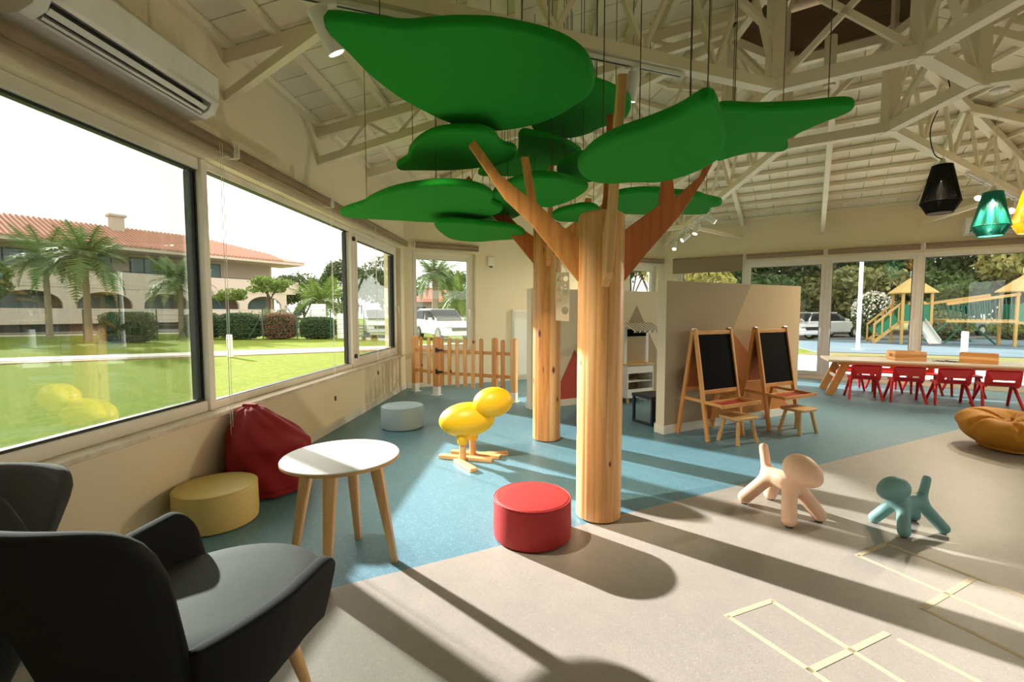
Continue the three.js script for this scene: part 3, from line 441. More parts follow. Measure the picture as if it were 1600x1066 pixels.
// bean bags: a lathe of soft sections pushed about by folds
function bag(g0, fn) { const p = g0.attributes.position, v = V(); for (let i = 0; i < p.count; i++) { v.fromBufferAttribute(p, i); fn(v); p.setXYZ(i, v.x, v.y, v.z); } g0.computeVertexNormals(); return g0; }
const fold = (t, w) => Math.exp(-t * t / (w * w));
{
  const o = thing('bean_bag', 'dark red slouching bean bag leaning on the wall under the window', 'bean bag', [-1.895, 0, -3.48], 0, 'bean bags');
  let g = mergeVertices(new THREE.SphereGeometry(1, 96, 72));
  bag(g, (v) => {
    const a = Math.atan2(v.z, v.x), y = v.y * 0.5 + 0.5, c = Math.hypot(v.x, v.z), k = Math.max(0, (y - 0.56) / 0.44); let prof = y < 0.1 ? 0.25 + 0.3 * y : 0.28 + 0.012 * Math.sin(y * 5); prof *= 1 - 0.8 * Math.pow(k, 1.5);
    let r = prof * Math.min(1, c / 0.4); r += 0.012 * Math.sin(a * 5 + y * 9) * y + 0.008 * Math.sin(a * 9 - y * 14) * Math.min(1, c / 0.4); r += 0.03 * fold(a - 0.35, 0.6) * fold(y - 0.56, 0.07) - 0.05 * fold(a - 0.55, 0.45) * fold(y - 0.7, 0.09) - 0.02 * fold(a - 0.9, 0.35) * fold(y - 0.42, 0.12);
    v.x = Math.cos(a) * r - 0.16 * k; v.z = Math.sin(a) * r - 0.05 * k; v.y = 0.655 * Math.pow(y, 0.95); if (v.y < 0.05) v.y *= 0.6;
  });
  mesh('sack', g, M.redFabric, o); mesh('top_flap', rbox(0.11, 0.03, 0.05, 0.012).rotateZ(-0.05).translate(-0.165, 0.65, -0.05), M.redFabric, o);
  const q = thing('bean_bag', 'mustard orange bean bag with a creased dent on the beige floor', 'bean bag', [5.06, 0, -4.5], 0, 'bean bags');
  g = mergeVertices(new THREE.SphereGeometry(1, 200, 130));
  bag(g, (v) => {
    const a = Math.atan2(v.z, v.x), y = v.y * 0.5 + 0.5, c = Math.hypot(v.x, v.z), s = Math.pow(c, 0.5); let r = 0.45 * s * (y < 0.6 ? 0.7 + 0.5 * y : 1); r += 0.02 * Math.sin(a * 3 + 1) * s + 0.008 * Math.sin(a * 8 + y * 9) * s; let h = 0.365 * (0.15 * y + 0.85 * (y < 0.5 ? y : 1 - Math.pow(1 - y, 1.25) * 1.19));
    v.x = Math.cos(a) * r; v.z = Math.sin(a) * r * 0.95;
    const X = v.x + 0.16, Z = v.z - 0.1, b = Math.atan2(Z, X), p = Math.hypot(X, Z), up = Math.max(0, Math.min(1, (y - 0.42) / 0.15));
    let d = 0.06 * fold(p, 0.13); for (const [al, w, k] of [[-2.7, 0.1, 0.06], [-1.75, 0.08, 0.075], [-0.6, 0.09, 0.07], [0.35, 0.08, 0.05], [1.25, 0.1, 0.06], [2.2, 0.09, 0.065]]) { let q_ = b - al; q_ = Math.atan2(Math.sin(q_), Math.cos(q_)); d += k * fold(q_, w) * fold(p - 0.16, 0.16); }
    h += up * (0.03 * fold(X - 0.0, 0.3) * fold(Z + 0.32, 0.2) - d); r -= 0.0; v.y = Math.max(0, h); if (v.y < 0.04) v.y *= 0.5;
  });
  mesh('sack', g, M.mustard, q); mesh('closure_seam', bar(V(-0.1, 0.365, -0.17), V(0.02, 0.365, -0.19), 0.02, 0.02, V(0, 1, 0), 0.006), M.mustard, q);
}
// ---------------------------------------------------------------- toy animals
function puppyGeo() {
  const f = (x, y, z) => {
    let d = capsule(x, y, z, [-0.1, 0.232, 0], [0.1, 0.236, 0], 0.06, 0.064);
    for (const s of [-1, 1]) { d = smin(d, capsule(x, y, z, [0.085, 0.225, 0.03 * s], [0.175, 0.047, 0.128 * s], 0.047, 0.045), 0.03); d = smin(d, capsule(x, y, z, [-0.085, 0.22, 0.03 * s], [-0.2, 0.047, 0.118 * s], 0.047, 0.045), 0.03); }
    d = smin(d, capsule(x, y, z, [-0.125, 0.25, 0], [-0.162, 0.415, 0], 0.034, 0.03), 0.025);
    const hx = (x - 0.155), hy = (y - 0.345), c = Math.cos(-0.3), s = Math.sin(-0.3), ax = hx * c + hy * s, ay = -hx * s + hy * c; const rad = 0.096 - 0.012 * ax / 0.12; const k = Math.hypot(ax / 0.13, ay / rad, z / (rad * 1.02)); const dh = (k - 1) * 0.085;
    return smin(d, dh, 0.02);
  };
  return nets(f, [-0.27, -0.02, -0.2], [0.31, 0.47, 0.2], 0.0075);
}
{
  const g = puppyGeo();
  const a = thing('toy_dog', 'peach plastic toy dog with raised tail, the larger of two', 'toy dog', [1.855, 0, -3.05], -Math.PI / 2 + 0.3); mesh('body', g, M.peach, a);
  const b = thing('toy_dog', 'small teal plastic toy dog facing left', 'toy dog', [2.53, 0, -2.825], Math.PI + 0.13); const m = mesh('body', g, M.teal, b); m.scale.setScalar(0.765);
  for (const [o, s] of [[a, 1], [b, 0.765]]) for (const [x, z] of [[0.176, 0.129], [0.176, -0.129], [-0.201, 0.119], [-0.201, -0.119]]) mesh('foot_pad', new THREE.CylinderGeometry(0.022 * s, 0.02 * s, 0.006, 16).translate(x * s, 0.003, z * s), M.black, o);
}
{
  const o = thing('toy_chick', 'yellow chick stool with egg-shaped body and head on wooden strip feet', 'toy chick', [-0.42, 0, -4.18]);
  const b = mesh('body', new THREE.SphereGeometry(1, 64, 40).scale(0.262, 0.158, 0.175), M.chickYellow, o); b.position.set(0.0, 0.385, 0.0); b.rotation.z = 0.1;
  const hd = mesh('head', new THREE.SphereGeometry(1, 64, 40).scale(0.183, 0.137, 0.14), M.chickYellow, o); hd.position.set(0.245, 0.56, 0.06); hd.rotation.z = 0.12;
  for (const [x, z] of [[-0.035, 0.06], [0.045, -0.085]]) { mesh('leg_socket', lathe([[0.001, 0.29], [0.062, 0.29], [0.054, 0.22], [0.046, 0.175], [0.036, 0.168], [0.001, 0.168]], 24).translate(x, 0, z), M.chickYellow, o); mesh('leg', new THREE.CylinderGeometry(0.031, 0.031, 0.16, 20).translate(x, 0.105, z), M.oak, o); }
  const strip = (x0, z0, x1, z1, y = 0.016) => mesh('foot_strip', bar(V(x0, y, z0), V(x1, y, z1), 0.07, 0.032, V(0, 1, 0), 0.005), M.pine[1], o);
  strip(-0.27, -0.07, 0.24, 0.05); strip(-0.09, 0.06, 0.09, 0.33, 0.017); strip(-0.17, -0.2, 0.31, -0.04, 0.0165); strip(0.05, -0.1, 0.38, -0.15, 0.0175);
}
// ---------------------------------------------------------------- armchairs
function armchair(label, pos, turn, fab = M.chairFab) {
  const o = thing('armchair', label, 'armchair', pos, turn, 'dark armchairs');          // faces +z
  // shell along a U: half a circle round the back, then straight arms; k runs up the wall of the shell
  const shell = (t0, t1, topF, botF, th, N = 48, Mh = 22) => {
    const P = [], I = [], uv = []; const pt = (t, k, off) => { const top = topF(t), bot = botF(t), y = bot + (top - bot) * k, yy = Math.max(0, (y - 0.2) / 0.58), r = 0.25 + 0.2 * Math.pow(yy, 0.6) + 0.1 * Math.max(0, yy - 0.6) + off, a = Math.abs(t), s = Math.sign(t); return a <= Math.PI / 2 ? [Math.sin(t) * r, y, -Math.cos(t) * r] : [s * (r - 0.06 * (a - Math.PI / 2)), y, (a - Math.PI / 2) * 0.42]; };
    const M2 = Mh * 2 + 8; for (let i = 0; i <= N; i++) { const t = t0 + (t1 - t0) * i / N, q = Math.min(1, Math.sin(Math.PI * i / N) * 6);
      for (let j = 0; j < M2; j++) { let k, off; if (j <= Mh) { k = j / Mh; off = 0.5; } else if (j < Mh + 4) { k = 1 + 0.03 * Math.sin(Math.PI * (j - Mh) / 4); off = 0.5 * Math.cos(Math.PI * (j - Mh) / 4); } else if (j <= Mh * 2 + 4) { k = 1 - (j - Mh - 4) / Mh; off = -0.5; } else { k = 0; off = -0.5 * Math.cos(Math.PI * (j - 2 * Mh - 4) / 4); } P.push(...pt(t, k, off * th * (0.2 + 0.8 * q))); uv.push(t, k); } }
    for (let i = 0; i < N; i++) for (let j = 0; j < M2; j++) { const a = i * M2 + j, b = i * M2 + (j + 1) % M2, c = a + M2, d = b + M2; I.push(a, b, c, b, d, c); }
    for (const i of [0, N]) for (let j = 1; j < M2 - 1; j++) { const a = i * M2; i ? I.push(a, a + j, a + j + 1) : I.push(a, a + j + 1, a + j); }
    const g = new THREE.BufferGeometry(); g.setAttribute('position', new THREE.Float32BufferAttribute(P, 3)); g.setAttribute('uv', new THREE.Float32BufferAttribute(uv, 2)); g.setIndex(I); g.computeVertexNormals(); return g;
  };
  const smooth = (x) => { x = Math.max(0, Math.min(1, x)); return x * x * (3 - 2 * x); };
  const NT = 0.95, TE = 2.08;                         // notch between back and arm, arm tip
  const backTop = (t) => { const a = Math.abs(t) / NT; return 0.53 + 0.385 * Math.pow(Math.max(0, 1 - Math.pow(a, 11)), 0.5) - 0.015 * a * a; };
  const armTop = (t) => { const u = (Math.abs(t) - NT) / (TE - NT); return 0.37 + (0.14 + 0.1 * u) * Math.pow(Math.max(0, 1 - Math.pow(Math.max(0, (u - 0.8) / 0.2), 2.5)), 0.5); };
  const bot = (t) => { const u = (Math.abs(t) - NT) / (TE - NT); return 0.2 + 0.155 * smooth(u * 1.1); };
  mesh('backrest', shell(-NT, NT, backTop, (t) => 0.2, 0.05), fab, o);
  for (const s of [-1, 1]) mesh('armrest', s > 0 ? shell(NT, TE, armTop, bot, 0.05) : shell(-TE, -NT, armTop, bot, 0.05), fab, o);
  const seat = [[0.001, 0.2], [0.22, 0.2], [0.27, 0.24], [0.335, 0.36], [0.345, 0.4], [0.32, 0.432], [0.22, 0.445], [0.001, 0.45]];
  mesh('seat', lathe(seat, 48).scale(1, 1, 1.05).translate(0, 0, 0.045), M.chairSeat, o);
  for (const [x, z] of [[-0.2, -0.17], [0.2, -0.17], [-0.22, 0.2], [0.22, 0.2]]) mesh('leg', uvm(rod(V(x * 1.08, 0, z * 1.08), V(x * 0.85, 0.24, z * 0.85), 0.014, 0.024, 14), 'y', 1, rnd(), rnd()), M.oak, o);
  return o;
}
armchair('black upholstered armchair seen from behind in the foreground corner', [-1.02, 0, -1.44], Math.PI - 0.42);
armchair('grey backrest of an armchair showing over the foreground armchair at the left edge', [-1.8, 0, -1.17], 0.4, std(lin(0.085, 0.085, 0.083), 0.85, { bumpMap: rep(bumpFine, 10), bumpScale: 0.0006 })).scale.set(0.9, 0.88, 0.9);
// ---------------------------------------------------------------- easels and stools (backs against the partition; local x runs along it, z comes out of it)
function easel(label, s) {
  const P = V(1.72, 0, -5.07).addScaledVector(dirAz(AZ + 60), s); const o = thing('easel', label, 'easel', P3(P), turnOf(AZ + 60), 'children easels by the partition');
  const W = 0.6, ap = 1.2, zf = 0.44, zr = 0.03, za = 0.225, t = 0.03, d = 0.042; const fz = (y) => zf + (za + 0.012 - zf) * y / ap, rz = (y) => zr + (za - 0.012 - zr) * y / ap;
  for (const x of [0.02, W - 0.02]) { mesh('leg', bar(V(x, 0, zf), V(x, ap, za + 0.012), t, d, V(0, 0, 1), 0.004), M.easel, o); mesh('leg', bar(V(x, 0, zr), V(x, ap, za - 0.012), t, d, V(0, 0, 1), 0.004), M.easel, o); mesh('spreader', bar(V(x, 0.43, rz(0.43)), V(x, 0.41, fz(0.41) + 0.26), 0.018, 0.034, V(0, 1, 0), 0.003), M.easel, o); mesh('hinge', new THREE.CylinderGeometry(0.012, 0.012, 0.045, 12).rotateZ(Math.PI / 2).translate(x, ap, za), M.chrome, o); }
  const rail = (y, h, zfn, nm = 'rail') => mesh(nm, bar(V(0.035, y, zfn(y)), V(W - 0.035, y, zfn(y)), 0.02, h, V(0, 1, 0), 0.003), M.easel, o);
  rail(1.16, 0.045, fz); rail(0.52, 0.045, fz); rail(1.16, 0.045, rz); rail(0.52, 0.04, rz);
  const tilt = Math.atan2(zf - za, ap); const bf = mesh('blackboard', rbox(W - 0.07, 0.61, 0.008, 0.002, 0, 0, 0, 1), M.board, o); bf.position.set(W / 2, 0.84, fz(0.84) + 0.004); bf.rotation.x = -tilt;
  const br = mesh('back_panel', uvm(rbox(W - 0.07, 0.61, 0.008, 0.002, 0, 0, 0, 1), 'y'), M.branchRed, o); br.position.set(W / 2, 0.84, rz(0.84)); br.rotation.x = Math.atan2(za - zr, ap);
  const z0 = fz(0.41), z1 = z0 + 0.24; mesh('tray', merge([box(W - 0.06, 0.008, z1 - z0, W / 2, 0.396, (z0 + z1) / 2)]), std(lin(0.42, 0.035, 0.02), 0.5), o); mesh('tray_rim', plank(W + 0.02, 0.04, 0.016, 0.003, 'x', W / 2, 0.41, z1 + 0.008), M.easel, o); mesh('tray_rim', plank(W - 0.05, 0.03, 0.012, 0.003, 'x', W / 2, 0.408, z0 + 0.012), M.easel, o);
  return o;
}
easel('wooden easel with blackboard and red tray, nearest the partition end', 0.17); easel('wooden easel with blackboard, farther along the partition toward the door', 1.2);
function stool(label, pos, turn) {
  const o = thing('stool', label, 'stool', pos, turn, 'small wooden stools'); const s = new THREE.Shape(), a = 0.155, b = 0.13, r = 0.06; s.moveTo(-a + r, -b); s.lineTo(a - r, -b); s.quadraticCurveTo(a, -b, a, -b + r); s.lineTo(a, b - r); s.quadraticCurveTo(a, b, a - r, b); s.lineTo(-a + r, b); s.quadraticCurveTo(-a, b, -a, b - r); s.lineTo(-a, -b + r); s.quadraticCurveTo(-a, -b, -a + r, -b);
  mesh('seat', uvm(new THREE.ExtrudeGeometry(s, { depth: 0.014, bevelEnabled: true, bevelThickness: 0.008, bevelSize: 0.008, bevelSegments: 3 }).rotateX(-Math.PI / 2).translate(0, 0.265, 0), 'x', 1, rnd(), rnd()), M.oak, o);
  for (const x of [-1, 1]) for (const z of [-1, 1]) mesh('leg', uvm(rod(V(x * 0.15, 0, z * 0.12), V(x * 0.1, 0.262, z * 0.08), 0.02, 0.018, 14), 'y', 1, rnd(), rnd()), M.oak, o);
}
stool('small wooden stool in front of the nearer easel', [2.415, 0, -4.79], 0.46); stool('small wooden stool in front of the farther easel', [3.315, 0, -5.19], 0.42);
{ // toy market stall
  const o = thing('play_stall', 'white toy market stall with striped awning and open shelves', 'toy stall', [1.74, 0, -6.78], turnOf(AZ + 60)); const W = 0.52, D = 0.34, wh = M.white; const P = (n, w, h, d, x, y, z, m = wh) => mesh(n, rbox(w, h, d, 0.004, x, y, z, 1), m, o);
  for (const x of [0.009, W - 0.009]) P('side_panel', 0.018, 0.5, D, x, 0.33, -D / 2); P('bottom', W, 0.018, D, W / 2, 0.09, -D / 2); P('back_panel', W - 0.04, 0.48, 0.01, W / 2, 0.33, -D + 0.008); P('front_rail', W - 0.036, 0.13, 0.014, W / 2, 0.15, -0.01); P('front_rail', W - 0.036, 0.12, 0.014, W / 2, 0.515, -0.01); P('shelf', W - 0.036, 0.012, D - 0.03, W / 2, 0.33, -D / 2); mesh('counter', plank(W + 0.04, 0.022, D + 0.04, 0.004, 'x', W / 2, 0.59, -D / 2), M.oak, o);
  for (const x of [0.04, W - 0.04]) for (const z of [-0.04, -D + 0.04]) P('leg', 0.035, 0.085, 0.035, x, 0.0425, z, M.oak);
  for (const x of [0.03, W - 0.06]) P('post', 0.05, 0.56, 0.03, x, 0.88, -0.1); P('sign_board', W - 0.14, 0.11, 0.012, W / 2 - 0.015, 1.07, -0.09, M.board); P('cross_rail', W - 0.06, 0.03, 0.02, W / 2 - 0.015, 1.145, -0.1);
  for (const y of [0.71, 0.87]) P('peg', 0.06, 0.012, 0.012, -0.02, y, -0.1);
  const aw = mesh('awning', rbox(W + 0.06, 0.006, 0.26, 0.002, 0, 0, 0, 1), std(lin(0.72, 0.68, 0.58), 0.85), o); aw.position.set(W / 2 + 0.02, 1.165, 0.02); aw.rotation.x = 0.45; const st = std(lin(0.28, 0.26, 0.24), 0.85); for (let i = 0; i < 9; i++) mesh('stripe', rbox(0.03, 0.002, 0.26, 0.0008, -W / 2 + 0.02 + i * 0.06, 0.004, 0, 1), st, aw); for (let i = 0; i < 12; i++) mesh('fringe', rbox(0.03, 0.035, 0.005, 0.002, -W / 2 - 0.01 + i * 0.0485, -0.012, 0.131, 1), i % 2 ? st : wh, aw);
}
{
  const o = thing('toy_bench', 'dark blue framed bench half hidden behind the easel partition', 'bench', [1.68, 0, -5.42], turnOf(AZ + 60)); const fr = std(lin(0.012, 0.02, 0.035), 0.5), pad = std(lin(0.03, 0.045, 0.07), 0.7);
  for (const x of [0.02, 0.68]) { mesh('leg', rbox(0.035, 0.33, 0.03, 0.006, x, 0.165, 0), fr, o); mesh('leg', rbox(0.035, 0.33, 0.03, 0.006, x, 0.165, -0.32), fr, o); mesh('foot_rail', rbox(0.035, 0.03, 0.3, 0.006, x, 0.015, -0.16), fr, o); }
  mesh('seat', rbox(0.72, 0.04, 0.36, 0.012, 0.35, 0.345, -0.16), fr, o); mesh('panel', rbox(0.62, 0.27, 0.02, 0.006, 0.35, 0.18, -0.02), pad, o);
}
// ---------------------------------------------------------------- picket fence with gate
{
  const o = thing('picket_fence', 'low pine picket fence with hinged gate before the small window', 'fence'); const y0 = 0.17, y1 = 0.93;
  const picket = (p, dir, w, h, th, off, nm = 'picket') => { const s = new THREE.Shape(); s.moveTo(-w / 2, 0); s.lineTo(w / 2, 0); s.lineTo(w / 2, h - w * 0.4); s.absellipse(0, h - w * 0.4, w / 2, w * 0.42, 0, Math.PI, false); s.lineTo(-w / 2, 0); const g = uvm(new THREE.ExtrudeGeometry(s, { depth: th - 0.006, bevelEnabled: true, bevelSize: 0.003, bevelThickness: 0.003, bevelOffset: -0.003, bevelSegments: 1, curveSegments: 6 }).translate(0, 0, off), 'y', 1, rnd() * 2, rnd() * 2); const m = mesh(nm, g, M.pine[Math.floor(rnd() * 3)], o); m.position.copy(p); m.rotation.y = Math.atan2(-dir.z, dir.x); return m; };
  const post = (p, dir, w = 0.085) => { picket(p.clone().setY(0.14), dir, w, 0.84, 0.085, -0.0425, 'post'); const f = mesh('post_shoe', merge([rbox(w + 0.004, 0.14, 0.09, 0.004, 0, 0.075, 0), rbox(0.15, 0.008, 0.15, 0.002, 0, 0.004, 0)]), M.white, o); f.position.copy(p); f.rotation.y = Math.atan2(-dir.z, dir.x); };
  const a = V(-1.7, 0, -7.93), b = V(-1.26, 0, -7.55), c = V(0.03, 0, -6.95), d1 = b.clone().sub(a).normalize(), d2 = c.clone().sub(b).normalize(), L2 = c.clone().sub(b).length();
  post(a, d1, 0.1); post(b, d2, 0.1); post(c, d2, 0.09); post(b.clone().addScaledVector(d2, L2 - 0.33), d2, 0.075);
  picket(a.clone().addScaledVector(d1, 0.19).setY(y0), d1, 0.07, 0.8, 0.02, 0.01); picket(a.clone().addScaledVector(d1, 0.4).setY(y0), d1, 0.075, 0.8, 0.02, 0.01);
  for (const y of [0.38, 0.74]) { mesh('rail', bar(a.clone().setY(y), b.clone().setY(y), 0.025, 0.055, V(0, 1, 0), 0.003), M.pine[0], o); mesh('rail', bar(b.clone().setY(y).addScaledVector(d2, 0.06), c.clone().setY(y), 0.025, 0.055, V(0, 1, 0), 0.003), M.pine[2], o);
    const h = mesh('hinge', merge([rbox(0.1, 0.03, 0.006, 0.002, 0.05, 0, 0.05), rbox(0.03, 0.08, 0.008, 0.002, -0.03, 0, 0.05), new THREE.CylinderGeometry(0.009, 0.009, 0.05, 10).translate(0, 0, 0.052)]), M.black, o); h.position.copy(b.clone().addScaledVector(d2, 0.055)).setY(y + 0.02); h.rotation.y = Math.atan2(-d2.z, d2.x); }
  for (let i = 0; i < 6; i++) picket(b.clone().addScaledVector(d2, 0.12 + i * 0.148).setY(y0 + 0.01 * (i % 2)), d2, 0.07, 0.79, 0.02, 0.0126); picket(b.clone().addScaledVector(d2, L2 - 0.18).setY(y0), d2, 0.07, 0.79, 0.02, 0.0126);
}
// ---------------------------------------------------------------- long table, red chairs, crates
const TD = V(0.9, 0, 0.436).normalize(), TN = V(TD.z, 0, -TD.x), T0 = V(5.27, 0, -7.52), tTurn = Math.atan2(-TD.z, TD.x);   // local x along the table, -z toward the window
{
  const o = thing('long_table', 'long low children table with white top and slanted wooden legs', 'table', P3(T0), tTurn); const L = 3.0, D = 0.8;
  mesh('table_top', rbox(L, 0.026, D, 0.006, L / 2, 0.587, -D / 2), std(lin(0.80, 0.74, 0.64), 0.35), o); mesh('top_edge', plank(L - 0.004, 0.018, D - 0.004, 0.002, 'x', L / 2, 0.566, -D / 2), M.oak, o);
  mesh('apron', plank(L - 0.3, 0.05, 0.03, 0.004, 'x', L / 2, 0.535, -0.1), M.easel, o); mesh('apron', plank(L - 0.3, 0.05, 0.03, 0.004, 'x', L / 2, 0.535, -D + 0.1), M.easel, o);
  for (const [x, sx] of [[0.26, -0.22], [L - 0.26, 0.22]]) { for (const z of [-0.08, -D + 0.08]) mesh('leg', bar(V(x + sx, 0.002, z), V(x, 0.555, z), 0.045, 0.11, V(1, 0, 0), 0.004), M.easel, o); mesh('cross_bar', bar(V(x + sx * 0.5, 0.3, -0.1), V(x + sx * 0.5, 0.3, -D + 0.1), 0.03, 0.04), M.white, o); }
}
function redChair() {   // faces -z; back toward +z
  const o = new THREE.Group(); o.name = 'red_chair'; const m = M.redPlastic; const W = 0.36;
  mesh('seat', rbox(0.33, 0.022, 0.32, 0.01, 0, 0.335, 0), m, o);
  const back = new THREE.Shape(); const w = 0.19; back.moveTo(-w + 0.015, 0); back.lineTo(w - 0.015, 0); back.quadraticCurveTo(w, 0, w, 0.03); back.lineTo(w + 0.004, 0.2); back.quadraticCurveTo(w, 0.235, w - 0.04, 0.238); back.lineTo(-w + 0.04, 0.238); back.quadraticCurveTo(-w, 0.235, -w - 0.004, 0.2); back.lineTo(-w, 0.03); back.quadraticCurveTo(-w, 0, -w + 0.015, 0);
  const hole = new THREE.Path(); hole.moveTo(-0.11, 0.06); hole.lineTo(0.11, 0.06); hole.quadraticCurveTo(0.125, 0.072, 0.11, 0.085); hole.lineTo(-0.11, 0.085); hole.quadraticCurveTo(-0.125, 0.072, -0.11, 0.06); back.holes.push(hole);
  const bg = new THREE.ExtrudeGeometry(back, { depth: 0.012, bevelEnabled: true, bevelSize: 0.005, bevelThickness: 0.005, bevelOffset: -0.005, bevelSegments: 2, curveSegments: 8 }); const p = bg.attributes.position; for (let i = 0; i < p.count; i++) p.setZ(i, p.getZ(i) - 1.0 * p.getX(i) ** 2 + 0.03); bg.computeVertexNormals();
  mesh('backrest', bg.rotateX(0.14).translate(0, 0.335, 0.155), m, o);
  const leg = (a, b) => mesh('leg', rod(a, b, 0.017, 0.022, 12), m, o);
  for (const s of [-1, 1]) { leg(V(s * 0.215, 0, 0.21), V(s * 0.165, 0.33, 0.03)); leg(V(s * 0.205, 0, -0.2), V(s * 0.165, 0.33, -0.02)); mesh('side_rail', rbox(0.03, 0.045, 0.3, 0.012, s * 0.168, 0.33, 0), m, o); mesh('back_stay', bar(V(s * 0.17, 0.33, 0.12), V(s * 0.185, 0.46, 0.165), 0.028, 0.028, V(0, 1, 0), 0.008), m, o); }
  return o;
}
{
  const proto = redChair(); const nth = ['leftmost', 'second', 'third', 'fourth']; const at = (x, z) => P3(T0.clone().addScaledVector(TD, x).addScaledVector(TN, -z));
  for (let side = 0; side < 2; side++) for (let i = 0; i < 4; i++) {
    const c = proto.clone(); c.name = numbered('red_chair'); scene.add(c); c.position.set(...at(0.46 + i * 0.525 + (side ? 0.0 : 0), side ? -0.96 : 0.08)); c.rotation.y = tTurn + (side ? Math.PI : 0);
    tag(c, side ? `red plastic chair on the table's window side, ${nth[i]} from the slanted legs` : `red plastic chair with its slotted back to the room, ${nth[i]} along the near side`, 'chair', side ? 'red chairs on the window side of the table' : 'red chairs on the near side of the table');
  }
  const crate = (label, x, z, turn) => { const o = thing('wooden_crate', label, 'crate', [...P3(T0.clone().addScaledVector(TD, x).addScaledVector(TN, -z).setY(0.6))], tTurn + turn, 'wooden crates on the long table'); const W = 0.42, D = 0.28, m = () => M.pine[Math.floor(rnd() * 3)];
    mesh('bottom', plank(W, 0.008, D, 0.002, 'x', 0, 0.005, 0), m(), o); for (let k = 0; k < 3; k++) { const y = 0.034 + k * 0.048; for (const s of [-1, 1]) { mesh('slat', plank(W, 0.044, 0.01, 0.002, 'x', 0, y, s * D / 2), m(), o); if (k !== 1) mesh('slat', plank(0.01, 0.044, D - 0.012, 0.002, 'z', s * (W / 2 - 0.006), y, 0), m(), o); else for (const q of [-1, 1]) mesh('slat', plank(0.01, 0.044, 0.085, 0.002, 'z', s * (W / 2 - 0.006), y, q * 0.09), m(), o); } }
    for (const x_ of [-1, 1]) for (const z_ of [-1, 1]) mesh('corner_post', plank(0.02, 0.145, 0.02, 0.002, 'y', x_ * (W / 2 - 0.022), 0.0765, z_ * (D / 2 - 0.016)), m(), o); };
  crate('slatted wooden crate on the long table, nearer the slanted legs', 1.12, -0.42, 0.15); crate('slatted wooden crate on the long table toward the right edge', 1.98, -0.36, -0.35);
  const pens = 9; for (let i = 0; i < pens; i++) { const x = 1.52 + rr(0, 0.3), z = -0.3 - rr(0, 0.22); const o = thing('marker_pen', 'black marker pen lying loose on the long table between the crates', 'pen', P3(T0.clone().addScaledVector(TD, x).addScaledVector(TN, -z).setY(0.601)), rr(0, 3), 'loose black markers on the table'); mesh('barrel', new THREE.CylinderGeometry(0.007, 0.007, 0.1, 8).rotateZ(Math.PI / 2).translate(0, 0.007, 0), M.black, o); mesh('cap', new THREE.CylinderGeometry(0.008, 0.008, 0.035, 8).rotateZ(Math.PI / 2).translate(0.065, 0.008, 0), i % 3 ? M.black : M.white, o); }
}
// ---------------------------------------------------------------- pendant lamps of wound cord
function pendant(label, pos, m, topY, glow, lux, n, cord) {
  const o = thing('pendant_lamp', label, 'lamp', pos, 0, 'wound cord pendant lamps'); const r0 = 0.085, r1 = 0.17, r2 = 0.11, y0 = 0.5, y1 = 0.11;
  const cords = []; for (let i = 0; i < n; i++) { const a = i / n * Math.PI * 2, b = (i + 0.5) / n * Math.PI * 2; const p = (r, y, q) => V(Math.cos(q) * r, y, Math.sin(q) * r); cords.push(rod(p(r0, y0, a), p(r1, y1, a), 0.0048, 0.0030, 4), rod(p(r1, y1, a), p(r2, 0, b), 0.0048, 0.0038, 4)); }
  mesh('cord_shade', merge(cords), m, o); for (const [r, y] of [[r0, y0], [r1, y1], [r2, 0.0]]) mesh('hoop', new THREE.TorusGeometry(r, 0.006, 8, 48).rotateX(Math.PI / 2).translate(0, y, 0), m, o);
  mesh('cap', lathe([[0.001, 0.58], [0.02, 0.575], [0.03, 0.53], [0.082, 0.505], [0.001, 0.5]], 28), M.base, o); mesh('socket', new THREE.CylinderGeometry(0.025, 0.025, 0.09, 16).translate(0, 0.46, 0), M.base, o);
  const bulb = mesh('bulb', new THREE.SphereGeometry(0.045, 20, 16).translate(0, 0.375, 0), new THREE.MeshStandardMaterial({ color: 0xffffff, emissive: lin(1, 0.8, 0.5), emissiveIntensity: glow }), o);
  const l = new THREE.PointLight(lin(1, 0.8, 0.52), lux, 0, 2); l.position.set(0, 0.375, 0); l.castShadow = true; o.add(l);
  mesh('suspension_wire', rod(V(0, 0.57, 0), V(0, topY - pos[1], 0), 0.003, 0.003, 5), M.base, o);
  if (cord) { const c = new THREE.CatmullRomCurve3(cord.map((p) => V(...p))); mesh('power_cord', new THREE.TubeGeometry(c, 40, 0.0055, 6), M.black, o); } else mesh('ceiling_rose', lathe([[0.001, topY - pos[1]], [0.085, topY - pos[1]], [0.085, topY - pos[1] - 0.03], [0.001, topY - pos[1] - 0.035]], 28), M.white, o);
}
pendant('black wound-cord pendant lamp hanging at the right', [4.64, 2.46, -5.0], std(lin(0.004, 0.004, 0.006), 0.8), 4.44, 8, 1.6, 130, [[0.0, 0.56, 0.01], [-0.1, 0.6, 0.02], [-0.17, 0.85, 0.02], [-0.05, 1.15, 0.0], [0.03, 1.3, 0], [-0.06, 1.55, 0]]);
pendant('teal wound-cord pendant lamp between the black and the yellow one', [5.62, 2.28, -5.4], std(lin(0.012, 0.28, 0.24), 0.6), 3.95, 8, 5, 96);
pendant('yellow wound-cord pendant lamp cut by the right edge', [6.12, 2.32, -5.42], new THREE.MeshPhysicalMaterial({ color: lin(0.9, 0.58, 0.01), roughness: 0.9, transmission: 0.4, thickness: 0 }), 3.9, 10, 9, 96);
